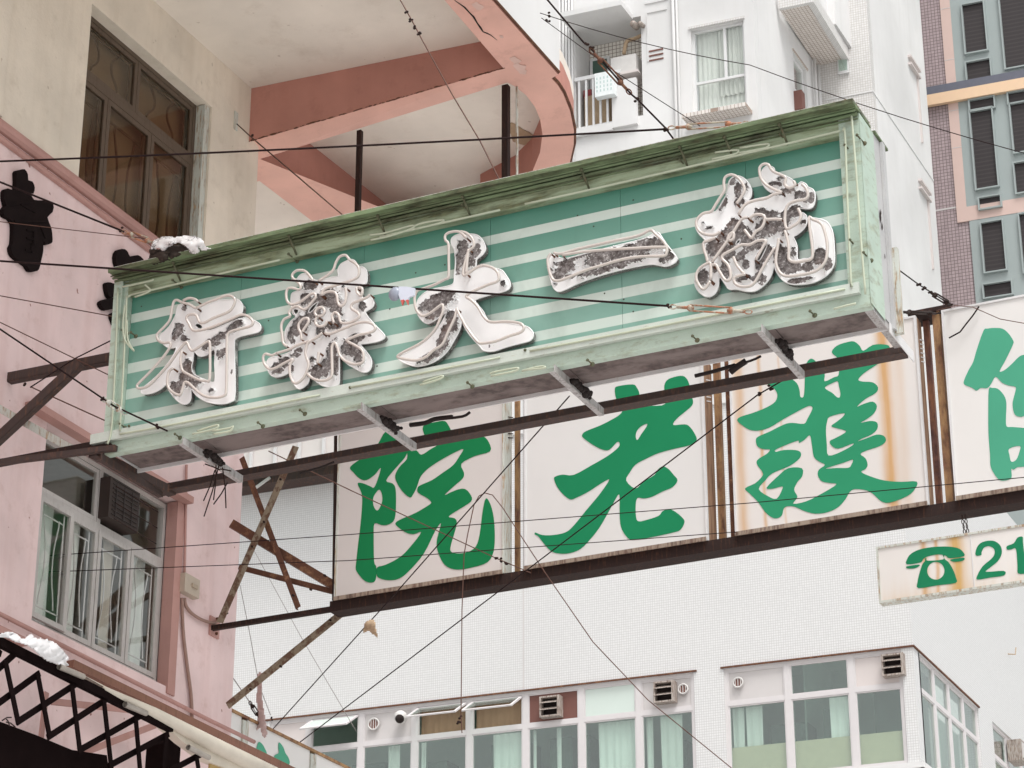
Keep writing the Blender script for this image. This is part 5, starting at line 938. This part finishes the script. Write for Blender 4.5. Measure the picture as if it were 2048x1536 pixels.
yao_p = [(620, 430, 60, 60), (580, 560, 70, 80), (720, 600, 120, 90), (850, 570, 110, 110), (650, 700, 90, 80), (890, 680, 80, 70), (480, 850, 60, 140, .5), (560, 780, 80, 80), (430, 960, 45, 70), (730, 880, 45, 70), (850, 820, 80, 50), (1160, 630, 35, 50), (1090, 960, 65, 35), (1040, 1070, 100, 65, .6), (1130, 1170, 55, 75), (860, 1150, 60, 150), (740, 1290, 100, 95), (880, 1280, 30, 90), (320, 1230, 100, 50, -.5), (280, 1300, 60, 35), (500, 1080, 36, 26), (430, 1290, 18, 50), (960, 435, 16, 18), (460, 1130, 45, 26), (660, 1180, 36, 36), (880, 970, 22, 20), (1230, 930, 12, 10)]
character(yao_o, yao_h, yao_t, yao_p, (500, 490, 5.12), 'second neon character from the left, dense strokes with bare brown patches')
da_o = [(610, 190), (640, 160), (700, 140), (780, 140), (860, 150), (910, 190), (940, 250), (945, 300), (910, 350), (860, 390), (855, 440), (852, 490), (940, 460), (1040, 480), (1110, 500), (1150, 550), (1185, 610), (1190, 660), (1150, 700), (1000, 740), (850, 790), (870, 840), (920, 900), (950, 960), (1000, 1010), (1150, 1020), (1330, 1050), (1390, 1080), (1420, 1130), (1395, 1190), (1300, 1220), (1150, 1260), (1030, 1300), (930, 1295), (890, 1250), (800, 1150), (740, 1060), (712, 1000), (690, 1090), (620, 1220), (560, 1310), (480, 1380), (380, 1430), (260, 1450), (150, 1420), (90, 1380), (100, 1350), (200, 1300), (330, 1220), (430, 1120), (500, 1040), (545, 960), (555, 920), (510, 950), (450, 990), (380, 1025), (330, 1005), (285, 950), (265, 880), (280, 790), (350, 720), (440, 685), (560, 660), (630, 630), (640, 540), (650, 420), (640, 300), (610, 240)]
da_t = [[(760, 180), (690, 118), (600, 120), (550, 150), (550, 200), (580, 240), (582, 400), (580, 560), (540, 590), (440, 640), (330, 680), (270, 700), (245, 760), (250, 850), (280, 920), (330, 950), (400, 920), (480, 860), (520, 840), (525, 900), (500, 970), (450, 1080), (370, 1170), (270, 1240), (130, 1310), (75, 1350), (110, 1370), (250, 1390), (350, 1360), (430, 1290), (520, 1230), (580, 1100), (640, 970), (660, 880)],
        [(660, 880), (690, 940), (750, 1050), (820, 1150), (880, 1215), (930, 1220), (1050, 1200), (1180, 1150), (1300, 1110), (1325, 1060), (1280, 1020), (1150, 1005), (1000, 1010), (930, 960), (870, 860), (800, 790), (755, 760), (800, 720), (950, 650), (1060, 610), (1080, 570), (1060, 510), (1010, 470), (930, 450), (860, 470), (790, 520), (730, 550), (730, 480), (750, 400), (780, 310), (830, 260), (820, 190), (760, 130), (700, 115)], [(780, 290), (765, 400), (755, 530)]]
da_p = [(720, 270, 60, 70), (700, 390, 55, 105), (850, 320, 50, 60), (810, 430, 45, 60), (690, 215, 16, 14), (580, 790, 115, 75, -.2), (400, 830, 110, 70, -.5), (450, 930, 100, 50, -.4), (630, 740, 55, 45), (600, 1000, 55, 90, .2), (560, 1120, 55, 110, .5), (640, 1050, 45, 90, .3), (440, 1340, 105, 36, -.35), (520, 1210, 60, 60, .5), (1135, 635, 22, 28), (330, 870, 36, 16), (985, 1250, 10, 22), (895, 205, 8, 10)]
character(da_o, [], da_t, da_p, (780, 440, 4.953), 'middle neon character with long splayed legs')
yi_o = [(170, 560), (200, 520), (270, 540), (380, 580), (560, 540), (780, 480), (950, 440), (1150, 390), (1350, 340), (1500, 290), (1620, 230), (1680, 300), (1750, 400), (1830, 500), (1875, 570), (1860, 620), (1780, 665), (1700, 675), (1560, 650), (1400, 670), (1200, 710), (1000, 760), (800, 820), (600, 890), (430, 970), (330, 1010), (270, 990), (230, 920), (190, 780), (165, 660)]
yi_t = [[(250, 500), (350, 510), (560, 450), (780, 400), (1000, 350), (1250, 300), (1400, 260), (1530, 200), (1600, 260), (1680, 330), (1740, 420), (1740, 500), (1700, 540), (1500, 545), (1300, 560), (1100, 600), (900, 660), (700, 720), (500, 800), (330, 865), (250, 860), (210, 800), (180, 700), (170, 580), (210, 510)], [(360, 530), (600, 490), (800, 470), (1000, 455), (1300, 440), (1560, 425), (1740, 425)]]
yi_p = [(400, 680, 170, 95, .1), (560, 570, 170, 40, -.1), (900, 550, 240, 85, -.15), (1250, 490, 320, 85, -.1), (1560, 410, 140, 80), (1000, 690, 290, 42, -.2), (1300, 615, 240, 34, -.15), (700, 760, 150, 34, -.3), (1780, 560, 42, 50), (1690, 610, 42, 34), (290, 800, 55, 55), (280, 920, 24, 16), (480, 820, 60, 24)]
character(yi_o, [], yi_t, yi_p, (1070, 430, 6.606), 'single horizontal stroke neon character, peeled to bare metal')
tong_o = [(430, 330), (440, 260), (490, 215), (550, 215), (610, 255), (655, 330), (655, 410), (622, 460), (700, 440), (800, 420), (900, 390), (950, 372), (850, 368), (780, 300), (755, 220), (770, 150), (820, 110), (880, 130), (900, 180), (1000, 210), (1080, 260), (1110, 300), (1150, 270), (1200, 290), (1220, 320), (1270, 345), (1290, 400), (1280, 490), (1240, 530), (1180, 530), (1130, 530), (1140, 560), (1200, 600), (1205, 680), (1170, 740), (1110, 790), (1075, 815), (1110, 900), (1115, 1035), (1180, 1030), (1250, 1015), (1280, 900), (1265, 760), (1230, 640), (1300, 630), (1400, 660), (1455, 740), (1475, 850), (1480, 1050), (1450, 1140), (1380, 1210), (1270, 1265), (1120, 1285), (1020, 1270), (950, 1220), (900, 1140), (885, 1080), (860, 1180), (820, 1250), (760, 1310), (690, 1350), (600, 1350), (520, 1330), (440, 1330), (400, 1280), (350, 1210), (335, 1230), (330, 1300), (300, 1370), (240, 1405), (180, 1390), (120, 1330), (100, 1250), (130, 1150), (200, 1090), (240, 1060), (210, 1000), (200, 900), (210, 860), (180, 820), (140, 780), (110, 720), (110, 650), (150, 600), (230, 570), (310, 560), (380, 450), (420, 380)]
tong_h = [[(505, 890), (515, 855), (545, 835), (540, 870)], [(715, 1030), (760, 930), (800, 895), (812, 905), (745, 1040)], [(520, 1130), (545, 1140), (590, 1195), (560, 1185)]]
tong_t = [[(510, 480), (550, 430), (590, 350), (570, 280), (520, 220), (460, 195), (400, 220), (385, 280), (390, 350), (350, 420), (300, 500), (260, 560), (180, 580), (120, 640), (115, 700), (150, 760), (220, 790), (300, 790), (350, 760)], [(300, 820), (230, 850), (185, 870), (190, 940), (210, 1000), (225, 1060)],
          [(960, 370), (880, 340), (800, 290), (750, 220), (740, 130), (780, 90), (830, 100), (870, 160), (960, 200), (1000, 230), (990, 290), (1030, 325), (1090, 300), (1080, 260)], [(530, 590), (600, 490), (700, 450), (800, 430), (880, 390), (960, 370)], [(250, 1250), (190, 1330), (140, 1290), (110, 1210), (140, 1130), (210, 1080), (255, 1080), (255, 1240)],
          [(270, 1090), (310, 1090), (340, 1150), (400, 1240), (450, 1230), (450, 1150), (420, 1080), (370, 1030), (380, 990), (470, 940), (560, 890), (640, 890), (720, 850), (800, 850), (780, 900), (700, 1040)], [(600, 1180), (500, 1210), (490, 1260), (540, 1300), (640, 1300), (700, 1250), (770, 1120), (840, 1000), (890, 920)],
          [(990, 750), (1020, 850), (1030, 950), (1030, 1030), (1080, 1060), (1180, 1050), (1260, 1020), (1260, 900), (1240, 750), (1230, 620), (1270, 640), (1350, 680), (1390, 780), (1410, 900), (1400, 1030), (1350, 1110), (1270, 1160), (1130, 1190), (1000, 1200), (930, 1150), (900, 1050), (920, 900), (930, 830)],
          [(1120, 530), (1150, 600), (1130, 660), (1080, 700), (1010, 730), (990, 650), (1000, 540), (1040, 480), (1120, 450), (1190, 440), (1220, 400), (1200, 330), (1160, 290)], [(640, 630), (700, 590), (780, 600), (790, 650), (760, 720), (700, 760), (660, 820), (620, 780), (590, 740)], [(420, 850), (440, 790), (480, 770), (480, 830), (440, 850)], [(270, 1060), (400, 880), (470, 780), (560, 640), (620, 620)], [(480, 1010), (520, 1100), (590, 1180)], [(790, 640), (900, 635), (960, 640)]]
tong_p = [(540, 370, 40, 70), (470, 260, 30, 32), (610, 330, 26, 44), (385, 490, 20, 75, .5), (560, 460, 40, 45), (240, 730, 42, 20), (470, 700, 50, 50), (400, 800, 70, 90, .6), (300, 930, 70, 80), (420, 950, 110, 75), (560, 780, 110, 110), (750, 570, 50, 34), (850, 600, 80, 34), (870, 720, 160, 100), (1050, 590, 90, 55), (1000, 660, 70, 70), (640, 900, 80, 60), (820, 950, 50, 60, .5), (760, 1080, 50, 80, .5), (960, 1030, 55, 105), (1050, 1120, 85, 55), (1080, 970, 28, 55), (1330, 1040, 65, 65), (1230, 1110, 65, 50), (1130, 1250, 100, 20), (1410, 1090, 42, 55), (560, 1000, 50, 50), (400, 1120, 50, 80), (600, 1230, 80, 34), (740, 1220, 60, 55, .4), (200, 1220, 60, 85), (290, 1140, 34, 50), (610, 1100, 26, 44), (890, 295, 60, 24, .2), (960, 240, 32, 24), (1000, 370, 70, 42), (1150, 400, 50, 44), (1240, 430, 42, 44), (1165, 675, 34, 20), (190, 680, 16, 14)]
character(tong_o, tong_h, tong_t, tong_p, (1370, 310, 4.956), 'rightmost neon character, intricate with a big upturned hook')
# rag on the sign's top left corner
def CN(x, z, s_): return float(vnoise(np.array([x]), np.array([z]), s_, 21)[0])
def cloth(name, outline, y, thick, mat, label, cat, seed=1, plane='y', amp=.03, bulge=.08):
    pf = (lambda x, yy, v: PY(x, yy, v)) if plane == 'y' else (lambda x, yy, v: PX(x, yy, v))
    o = smooth_loop(outline, 3); r = np.random.default_rng(seed); xs = [p[0] for p in o]; ys = [p[1] for p in o]; st = 2.2
    X, Yy = np.meshgrid(np.arange(min(xs), max(xs) + st, st), np.arange(min(ys), max(ys) + st, st), indexing='ij'); keep = inside([(p[0], p[1]) for p in o], X[:-1, :-1] + st / 2, Yy[:-1, :-1] + st / 2)
    cx = (min(xs) + max(xs)) / 2; cy = (min(ys) + max(ys)) / 2
    g = M(); idx = {}
    for i, j in zip(*np.nonzero(keep)):
        f = []
        for a, b in ((0, 0), (1, 0), (1, 1), (0, 1)):
            k = (i + a, j + b)
            if k not in idx:
                x, yy = X[k], Yy[k]; e = ((x - cx) / (max(xs) - cx)) ** 2 + ((yy - cy) / (max(ys) - cy)) ** 2
                d = bulge * max(0, 1 - e) + amp * 2.2 * (1.2 * abs(2 * CN(x + 40 * seed, yy * 1.5, 22) - 1) + .8 * abs(2 * CN(x + 9 * yy * .1, yy + 70, 9) - 1) + .3 * CN(x, yy, 4))
                idx[k] = len(g.v); g.v.append(tuple(pf(x, yy, y - d if plane == 'y' else y + d)))
            f.append(idx[k])
        g.f.append(tuple(f))
    n = len(g.v); dv = (0, thick, 0) if plane == 'y' else (-thick, 0, 0); 
    o_ = g.build(name, mat, label=label, cat=cat, smooth=True, fix=False)
    md = o_.modifiers.new('thickness', 'SOLIDIFY'); md.thickness = thick; return o_
wc = [(303, 492), (312, 480), (330, 474), (350, 476), (368, 473), (390, 473), (404, 480), (412, 494), (424, 498), (404, 500), (396, 490), (398, 504), (384, 506), (372, 492), (356, 486), (340, 492), (328, 502), (320, 496), (304, 500)]
cloth('white_cloth', wc, 16.78, .008, MT['cloth_pat'], 'crumpled white patterned cloth lying on the left top corner of the striped sign', 'cloth', 3, amp=.012, bulge=.05)
nd = [(303, 500), (322, 498), (340, 494), (358, 490), (372, 496), (382, 508), (360, 512), (330, 520), (296, 530), (302, 514)]
cloth('debris_bundle', nd, 16.85, .02, plain('dark_debris', (.04, .028, .022), .9, var=.7, sc_=30, bump=.8), 'dark bundle of debris stuffed under the white cloth on the sign', 'debris', 5, amp=.02, bulge=.05)

# ================================================================== WIRES
def wire(pts, r, mat, label, sag=0.0, knots=(), name='guy_wire', buckles=()):
    """pts: (px, py, depth y)"""
    P = [PY(a, b, c) for a, b, c in pts]; Q = []
    for i in range(len(P) - 1):
        for k in range(8):
            t_ = k / 8; p = P[i] * (1 - t_) + P[i + 1] * t_; Q.append(p - np.array([0, 0, sag * 4 * t_ * (1 - t_)]))
    Q.append(P[-1]); o = M().tube(Q, r, 6).build(name, MT[mat], label=label, cat='wire', loc=P[0], smooth=True)
    for a, b, c in knots:
        K = PY(a, b, c); g = M()
        for k in range(3): g.sphere(K + rng.normal(0, 1, 3) * .010, .0125, 7, 5, (1.2, 1, .9))
        g.build('wire_clamp', MT['dark_steel'], o, smooth=True)
    for (a0, b0_, a1, b1_, c0, c1, mt_) in buckles:
        A_, B_ = PY(a0, b0_, c0), PY(a1, b1_, c1); d = (B_ - A_); L = np.linalg.norm(d); d /= L; up_ = np.cross(d, [0, 1, 0]); up_ /= np.linalg.norm(up_); g = M()
        for s_ in (-1, 1): g.tube([A_ + d * L * .25 + up_ * .024 * s_, A_ + d * L * .75 + up_ * .024 * s_], .008, 5)
        for t_ in (.25, .75): g.sphere(A_ + d * L * t_, .026, 8, 6)
        g.tube([A_ + d * L * .1, A_ + d * L * .3], .013, 6); g.tube([A_ + d * L * .7, A_ + d * L * .9], .013, 6)
        for e, sg_ in ((A_ + d * L * .05, 1), (A_ + d * L * .95, -1)):
            g.tube([e + d * .03 * math.cos(q) + up_ * .018 * math.sin(q) for q in np.linspace(0, 2 * math.pi, 10, endpoint=False)], .006, 5, closed=True)
        g.build('turnbuckle', MT[mt_], o, smooth=True)
    return o
wire([(-60, 325, 16.0), (1335, 258, 17.2)], .009, 'wire', 'black stay wire crossing the balcony to the top of the sign', .02, [(1333, 258, 17.2)], buckles=[(1335, 256, 1500, 246, 17.2, 17.3, 'buckle')])
wire([(1085, -12, 16.5), (1168, 86, 16.8)], .008, 'wire', 'black stay wire dropping from the top edge towards the rusty turnbuckle', 0, [(1172, 88, 16.8), (1183, 96, 16.8)])
wire([(1180, 95, 16.8), (1262, 188, 17.0), (1276, 200, 17.0), (1330, 255, 17.2), (1350, 282, 17.3)], .008, 'wire', 'stay with rusty turnbuckle in front of the tower balcony', 0, [(1275, 199, 17.0)], buckles=[(1180, 98, 1262, 188, 16.8, 17.0, 'rust_steel')])
wire([(1080, 26, 19), (1500, 130, 19), (2120, 325, 19)], .004, 'wire', 'thin wire slanting right across both towers', .05, [(1098, 29, 19)])
wire([(1083, 36, 19), (1240, 150, 18.5), (1400, 252, 17.5)], .004, 'wire', 'thin wire from the white parapet down to the sign turnbuckle', 0, [(1095, 40, 19)])
wire([(-30, 352, 15.8), (245, 462, 16.7)], .009, 'wire', 'stay wire over the pink wall ending at the cloth on the sign', 0, [(243, 461, 16.7)], buckles=[(246, 463, 312, 487, 16.7, 16.8, 'buckle')])
wire([(-30, 440, 16.2), (300, 478, 16.8)], .004, 'wire_rust', 'thin rusty wire just below the moulding stay', 0)
wire([(-30, 520, 15.6), (780, 574, 16.4), (1336, 612, 16.75)], .009, 'wire', 'thick black cable crossing the face of the striped sign', .0, [(1336, 612, 16.75)], buckles=[(1338, 613, 1505, 624, 16.75, 16.85, 'buckle')])
wire([(-30, 586, 16.8), (232, 634, 17.3)], .005, 'wire_rust', 'rusty wire ending behind the left post of the striped sign', 0)
wire([(-30, 630, 16.6), (238, 760, 17.3)], .005, 'wire_rust', 'rusty wire crossing above the left brown beam', 0)
wire([(-30, 638, 16.0), (210, 800, 16.7), (228, 812, 16.75), (335, 862, 16.85)], .008, 'wire', 'stay wire with a shackle to the lower left corner of the sign', 0, [(206, 798, 16.7), (235, 818, 16.75), (318, 853, 16.85)], buckles=[(206, 798, 250, 826, 16.7, 16.78, 'rust_pale')])
wire([(62, 774, 17.2), (236, 853, 17.0)], .007, 'wire_rust', 'rusty rod from the pink wall bracket to the sign corner', 0, [(52, 772, 17.2), (232, 850, 17.0)])
wire([(60, 775, 16.6), (150, 717, 16.8), (238, 673, 17.0)], .006, 'wire', 'short wire rising to the left post of the striped sign', 0)
wire([(795, -10, 18.2), (826, 45, 18.1), (840, 72, 18.0), (905, 190, 17.8), (960, 282, 17.7), (1000, 362, 17.6)], .006, 'wire_rust', 'rusty wire hanging over the balcony soffit from the top edge', 0, [(812, 22, 18.1), (821, 38, 18.1), (830, 55, 18.05), (838, 66, 18.0)])
wire([(474, 248, 20.6), (500, 272, 20.2), (690, 434, 17.8)], .007, 'wire_rust', 'rusty stay from the cream wall anchor plate to the sign top', 0, [(503, 272, 20.1)])
wire([(-40, 1121, 18.6), (700, 1069, 19.0), (1500, 1006, 19.5), (2120, 948, 20)], .004, 'wire', 'upper of two thin wires spanning the whole width over the light boxes', 0)
wire([(-40, 1149, 18.6), (700, 1121, 19.0), (1472, 1064, 20.8)], .004, 'wire', 'lower of two thin wires crossing the aluminium window and light boxes', 0)
wire([(1572, 757, 18.0), (1515, 790, 18.2), (545, 1526, 24)], .006, 'wire', 'taut wire from the sign beam down to the lower left sign', 0, [(1518, 788, 18.2), (1540, 776, 18.1)])
wire([(1139, 792, 18.0), (796, 1181, 20.2), (490, 1520, 23.5)], .006, 'wire', 'taut wire carrying the tan rag', 0)
wire([(924, 1466, 20.4), (922, 1430, 20.4), (924, 1220, 20.4), (928, 1110, 20.4), (935, 1070, 20.4), (948, 1010, 20.4), (958, 992, 20.4), (970, 986, 20.4), (985, 990, 20.4), (1005, 1015, 20.4), (1044, 1075, 20.4), (1090, 1145, 20.4), (1186, 1284, 20.4), (1296, 1400, 20.4), (1480, 1550, 20.4)], .005, 'wire_rust', 'slack cable looping over the first light box and down to the windows', 0, [(921, 1436, 20.4), (919, 1447, 20.4)])
wire([(537, 902, 18.5), (700, 980, 19.2), (987, 1114, 20.6), (1062, 1146, 20.9)], .005, 'wire_rust', 'wire slanting across the deep green character', 0, [(992, 1116, 20.6), (1003, 1121, 20.7), (1010, 1128, 20.7)])
wire([(505, 1095, 30), (600, 1270, 30), (712, 1462, 30)], .005, 'wire_pale', 'faint thin wire against the tiled wall left of centre', 0)
wire([(480, 1170, 28), (500, 1270, 28), (518, 1370, 28), (541, 1430, 28)], .005, 'wire_pale', 'faint thin wire passing the hanging pink cloth', 0, [(543, 1438, 28)])
wire([(455, 1340, 24), (500, 1405, 24), (520, 1440, 24)], .006, 'wire_pale', 'short stay with turnbuckle beside the pink wall corner', 0, buckles=[(500, 1405, 520, 1436, 24, 24, 'dark_steel')])
wire([(1776, 524, 18.0), (1836, 568, 19.4), (1904, 611, 21)], .006, 'wire', 'stay from the right end of the striped sign to the light boxes', 0, [(1838, 569, 19.4), (1850, 577, 19.7)], buckles=[(1858, 583, 1904, 611, 19.9, 21, 'dark_steel')])
wire([(1784, 623, 18.0), (1882, 627, 21)], .006, 'wire', 'short shackled stay just above the rust streaked light box', 0, [(1797, 624, 18.4)], buckles=[(1797, 624, 1878, 627, 18.4, 20.9, 'dark_steel')])
wire([(1872, 622, 20.9), (1910, 611, 20.9), (1945, 614, 20.9), (2000, 638, 20.9), (2090, 654, 20.9)], .004, 'wire_rust', 'thin wire along the top of the rightmost light box', 0)
wire([(1958, 613, 20.95), (1945, 632, 20.95), (1933, 647, 20.95), (1920, 664, 20.95), (1898, 676, 20.95)], .007, 'wire', 'loose black cable end on the rightmost light box', 0, name='loose_cable')
# frayed dark wires hanging under the first cross beam
FRAY = ['second frayed wire from the left, long and slanting below the sign', 'frayed wire hanging nearly straight down below the sign', 'longest frayed wire, reaching lowest at the left', 'rightmost frayed wire slanting down to the right', 'frayed wire crossing the others from upper right to lower left', 'short frayed wire stub pointing up left of the knot', 'short frayed wire stub pointing right of the knot']
for i, (a_, b_) in enumerate((((430, 940), (407, 1002)), ((432, 930), (427, 1000)), ((438, 930), (408, 1033)), ((445, 935), (452, 1016)), ((455, 965), (427, 1009)), ((410, 928), (440, 940)), ((440, 938), (462, 942)))):
    M().tube([PY(*a_, 17.4), PY((a_[0] + b_[0]) / 2 + 2, (a_[1] + b_[1]) / 2, 17.4), PY(*b_, 17.4)], .006, 5).build('frayed_wire', MT['dark_steel'], label=FRAY[i], cat='wire', group='frayed wires below the sign')
# rags and scraps
cloth('tan_rag', [(733, 1243), (748, 1241), (752, 1258), (756, 1275), (746, 1268), (736, 1262), (727, 1266), (729, 1252)], 20.3, .004, MT['rag'], 'small tan rag caught on the taut wire below the first light box', 'rag', 2, amp=.01, bulge=.02)
cloth('pink_cloth', [(516, 1350), (524, 1350), (525, 1400), (531, 1440), (534, 1470), (526, 1474), (520, 1455), (513, 1462), (517, 1430), (514, 1405)], 22.5, .004, MT['cloth_pink'], 'long pinkish strip of cloth hanging beside the pink building corner', 'cloth', 4, amp=.01, bulge=.02)
sc1 = thing('plastic_scrap', 'small blue and white plastic scrap with red tips snagged on the thick cable', 'scrap', PY(803, 588, 16.35))
P = PY(790, 588, 16.38); M().sphere(P, .062, 12, 8, (.95, .6, 1.0)).build('pouch', plain('grey_blue_plastic', (.30, .33, .40), .3, var=.5, sc_=14), sc1, smooth=True)
fl_ = [PY(x, y, 16.36) for x, y in ((797, 573), (812, 573), (829, 576), (828, 590), (818, 594), (815, 603), (808, 600), (802, 604), (797, 590))]
M().prism(fl_, (0, .02, 0)).build('flap', plain('pale_blue_plastic', (.62, .66, .76), .3, var=.1), sc1)
M().prism([PY(x, y, 16.355) for x, y in ((801, 600), (808, 599), (804, 610))], (0, .02, 0)).prism([PY(x, y, 16.355) for x, y in ((811, 600), (816, 599), (815, 609))], (0, .02, 0)).build('red_tip', plain('red_plastic', (.6, .12, .1), .4), sc1)

# ================================================================== RETRACTABLE AWNING, bottom left
XA = -12.5
aw = thing('folding_awning', 'black scissor armed folding awning with rolled cream canvas', 'awning', (XA, 18, 8))
TA = (0, 1220, 4.862)
def PA(x, y, off=0.0): a_, b_ = Zm([(x, y)], *TA)[0]; return PX(a_, b_, XA + off)
p = PA(-300, 165); q = PA(1660, 1150); M().beam(p, q, .06, .075).build('front_bar', MT['awning_black'], aw)
arms = [((-80, 630), (140, 430)), ((50, 490), (180, 1110)), ((-60, 940), (385, 615)), ((365, 620), (485, 1245)), ((160, 1095), (730, 725)), ((700, 740), (778, 1380)), ((460, 1240), (1030, 870)), ((1010, 880), (1085, 1560)), ((760, 1370), (1400, 1010)), ((1320, 1050), (1362, 1560)), ((1050, 1520), (1640, 1205)), ((1620, 1215), (1585, 1580)), ((1660, 1560), (1960, 1400)), ((1910, 1420), (1935, 1580)), ((-100, 330), (10, 430))]
for i, (a_, b_) in enumerate(arms): M().beam(PA(*a_, .04 * (i % 2)), PA(*b_, .04 * (i % 2)), .055, .014, up=(1, 0, 0)).build('scissor_arm', MT['awning_black'], aw)
for a_, b_ in (((575, 550), (810, 648)), ((1215, 918), (1420, 1005)), ((1830, 1335), (2030, 1435))):
    A_, B_ = PA(*a_, .07), PA(*b_, .05); M().tube([A_, B_], .026, 12, caps=False).tube([A_, B_], .021, 12, caps=False).tube([A_ + (B_ - A_) * .06, A_ + (B_ - A_) * .08], .021, 12).build('roller_tube', plain('pale_steel_tube', (.38, .34, .30), .45, .2, var=.3), aw, smooth=True)
cvs = [(800, 625), (1220, 840), (1700, 1075), (2300, 1370), (2900, 1660), (2900, 1800), (2042, 1480), (1800, 1300), (1620, 1140), (1420, 1000), (1200, 870), (1000, 740)]
M().prism([PA(x, y, .0) for x, y in cvs], (-.12, 0, .02)).build('canvas', MT['canvas'], aw)
M().tube([PA(1010, 760, .02), PA(1500, 1000, .03), PA(2042, 1290, .03), PA(2700, 1620, .03)], [.02, .05, .07, .08], 10).build('canvas_fold', MT['canvas'], aw, smooth=True)
M().prism([PA(x, y, -.05) for x, y in ((2050, 1460), (2500, 1640), (2500, 1800), (2030, 1620))], (-.02, 0, 0)).build('canvas_lining', MT['canvas_y'], aw)
lo = [(-200, 1010), (0, 1085), (350, 1215), (700, 1360), (1040, 1412), (1060, 1560), (1040, 1700), (-200, 1700)]
M().prism([PA(x, y, -.2) for x, y in lo], (-.6, 0, -.1)).build('folded_hood', MT['awning_black'], aw)
M().prism([PA(x, y, -.3) for x, y in ((1640, 1240), (1760, 1300), (1740, 1600), (1580, 1600), (1600, 1300))], (-.2, 0, 0)).build('side_bracket', MT['awning_black'], aw)
for a_, b_ in (((500, 890), (1300, 975)), ((820, 1385), (1560, 1100))): M().beam(PA(*a_, -.5), PA(*b_, -.5), .06, .02, up=(1, 0, 0)).build('back_brace', MT['pink_trim'], aw)
M().beam(PA(450, 800, -.6), PA(400, 1240, -.6), .06, .02, up=(1, 0, 0)).build('back_brace', MT['pink_trim'], aw)
for i, (a_, b_) in enumerate((((20, 1075), (110, 1045)), ((60, 1090), (150, 1140)), ((95, 1130), (60, 1060)))): M().tube([PA(*a_, .02), PA((a_[0] + b_[0]) / 2, (a_[1] + b_[1]) / 2 - 14, .03), PA(*b_, .02)], .006, 5).build('binding_wire', MT['dark_steel'], aw)
wc2 = [Zm([p_], *TA)[0] for p_ in ((0, 235), (60, 215), (130, 220), (190, 270), (230, 290), (300, 240), (330, 280), (430, 285), (520, 320), (600, 390), (660, 460), (640, 500), (665, 545), (600, 545), (520, 510), (420, 470), (340, 395), (270, 350), (190, 320), (150, 310), (60, 270), (-20, 260))]
cloth('white_bundle', wc2, XA + .02, .01, MT['cloth'], 'white plastic sheet bundled on the black bar of the folding awning', 'cloth', 6, plane='x', amp=.015, bulge=.09)
# street sign at the very bottom beyond the pink corner
X5 = -13.75
bs = thing('side_street_sign', 'white panel sign with teal writing running away beyond the pink corner', 'sign', PX(560, 1500, X5)); F5 = Fr((X5, 0, 0), (0, 1, 0), (-1, 0, 0)); z5 = F5.uz(540, 1462)[1]
y_a = F5.uz(430, 1405)[0]; y1_ = F5.uz(489, 1440)[0]; y2_ = F5.uz(625, 1508)[0]; y3_ = F5.uz(800, 1590)[0]
for a_, b_ in ((y_a - .4, y1_ - .06), (y1_ + .06, y2_ - .06), (y2_ + .06, y3_)): M().fbox(F5, a_, b_, 0, .15, z5 - 2, z5).build('panel', MT['acr4'], bs)
for c_ in (y1_, y2_): M().fbox(F5, c_ - .058, c_ + .058, -.02, .1, z5 - 2, z5 - .03).build('post', MT['rust_pale'], bs)
M().fbox(F5, y_a - .4, y3_, -.02, .17, z5 + .001, z5 + .03).build('top_trim', MT['ochre_steel'], bs)
g = M()
for o_ in ([(935, 710), (985, 740), (1020, 800), (1050, 880), (1030, 970), (950, 930), (870, 890), (905, 800)], [(1215, 715), (1270, 780), (1300, 860), (1340, 920), (1360, 1000), (1300, 1060), (1220, 1040), (1160, 1010), (1150, 900), (1210, 860), (1205, 790)]):
    g.prism([F5.P(x, y, -.004) for x, y in Zm(smooth_loop(o_, 3), 380, 1380, 6.827)], (.003, 0, 0))
g.build('character', MT['ch4'], bs)
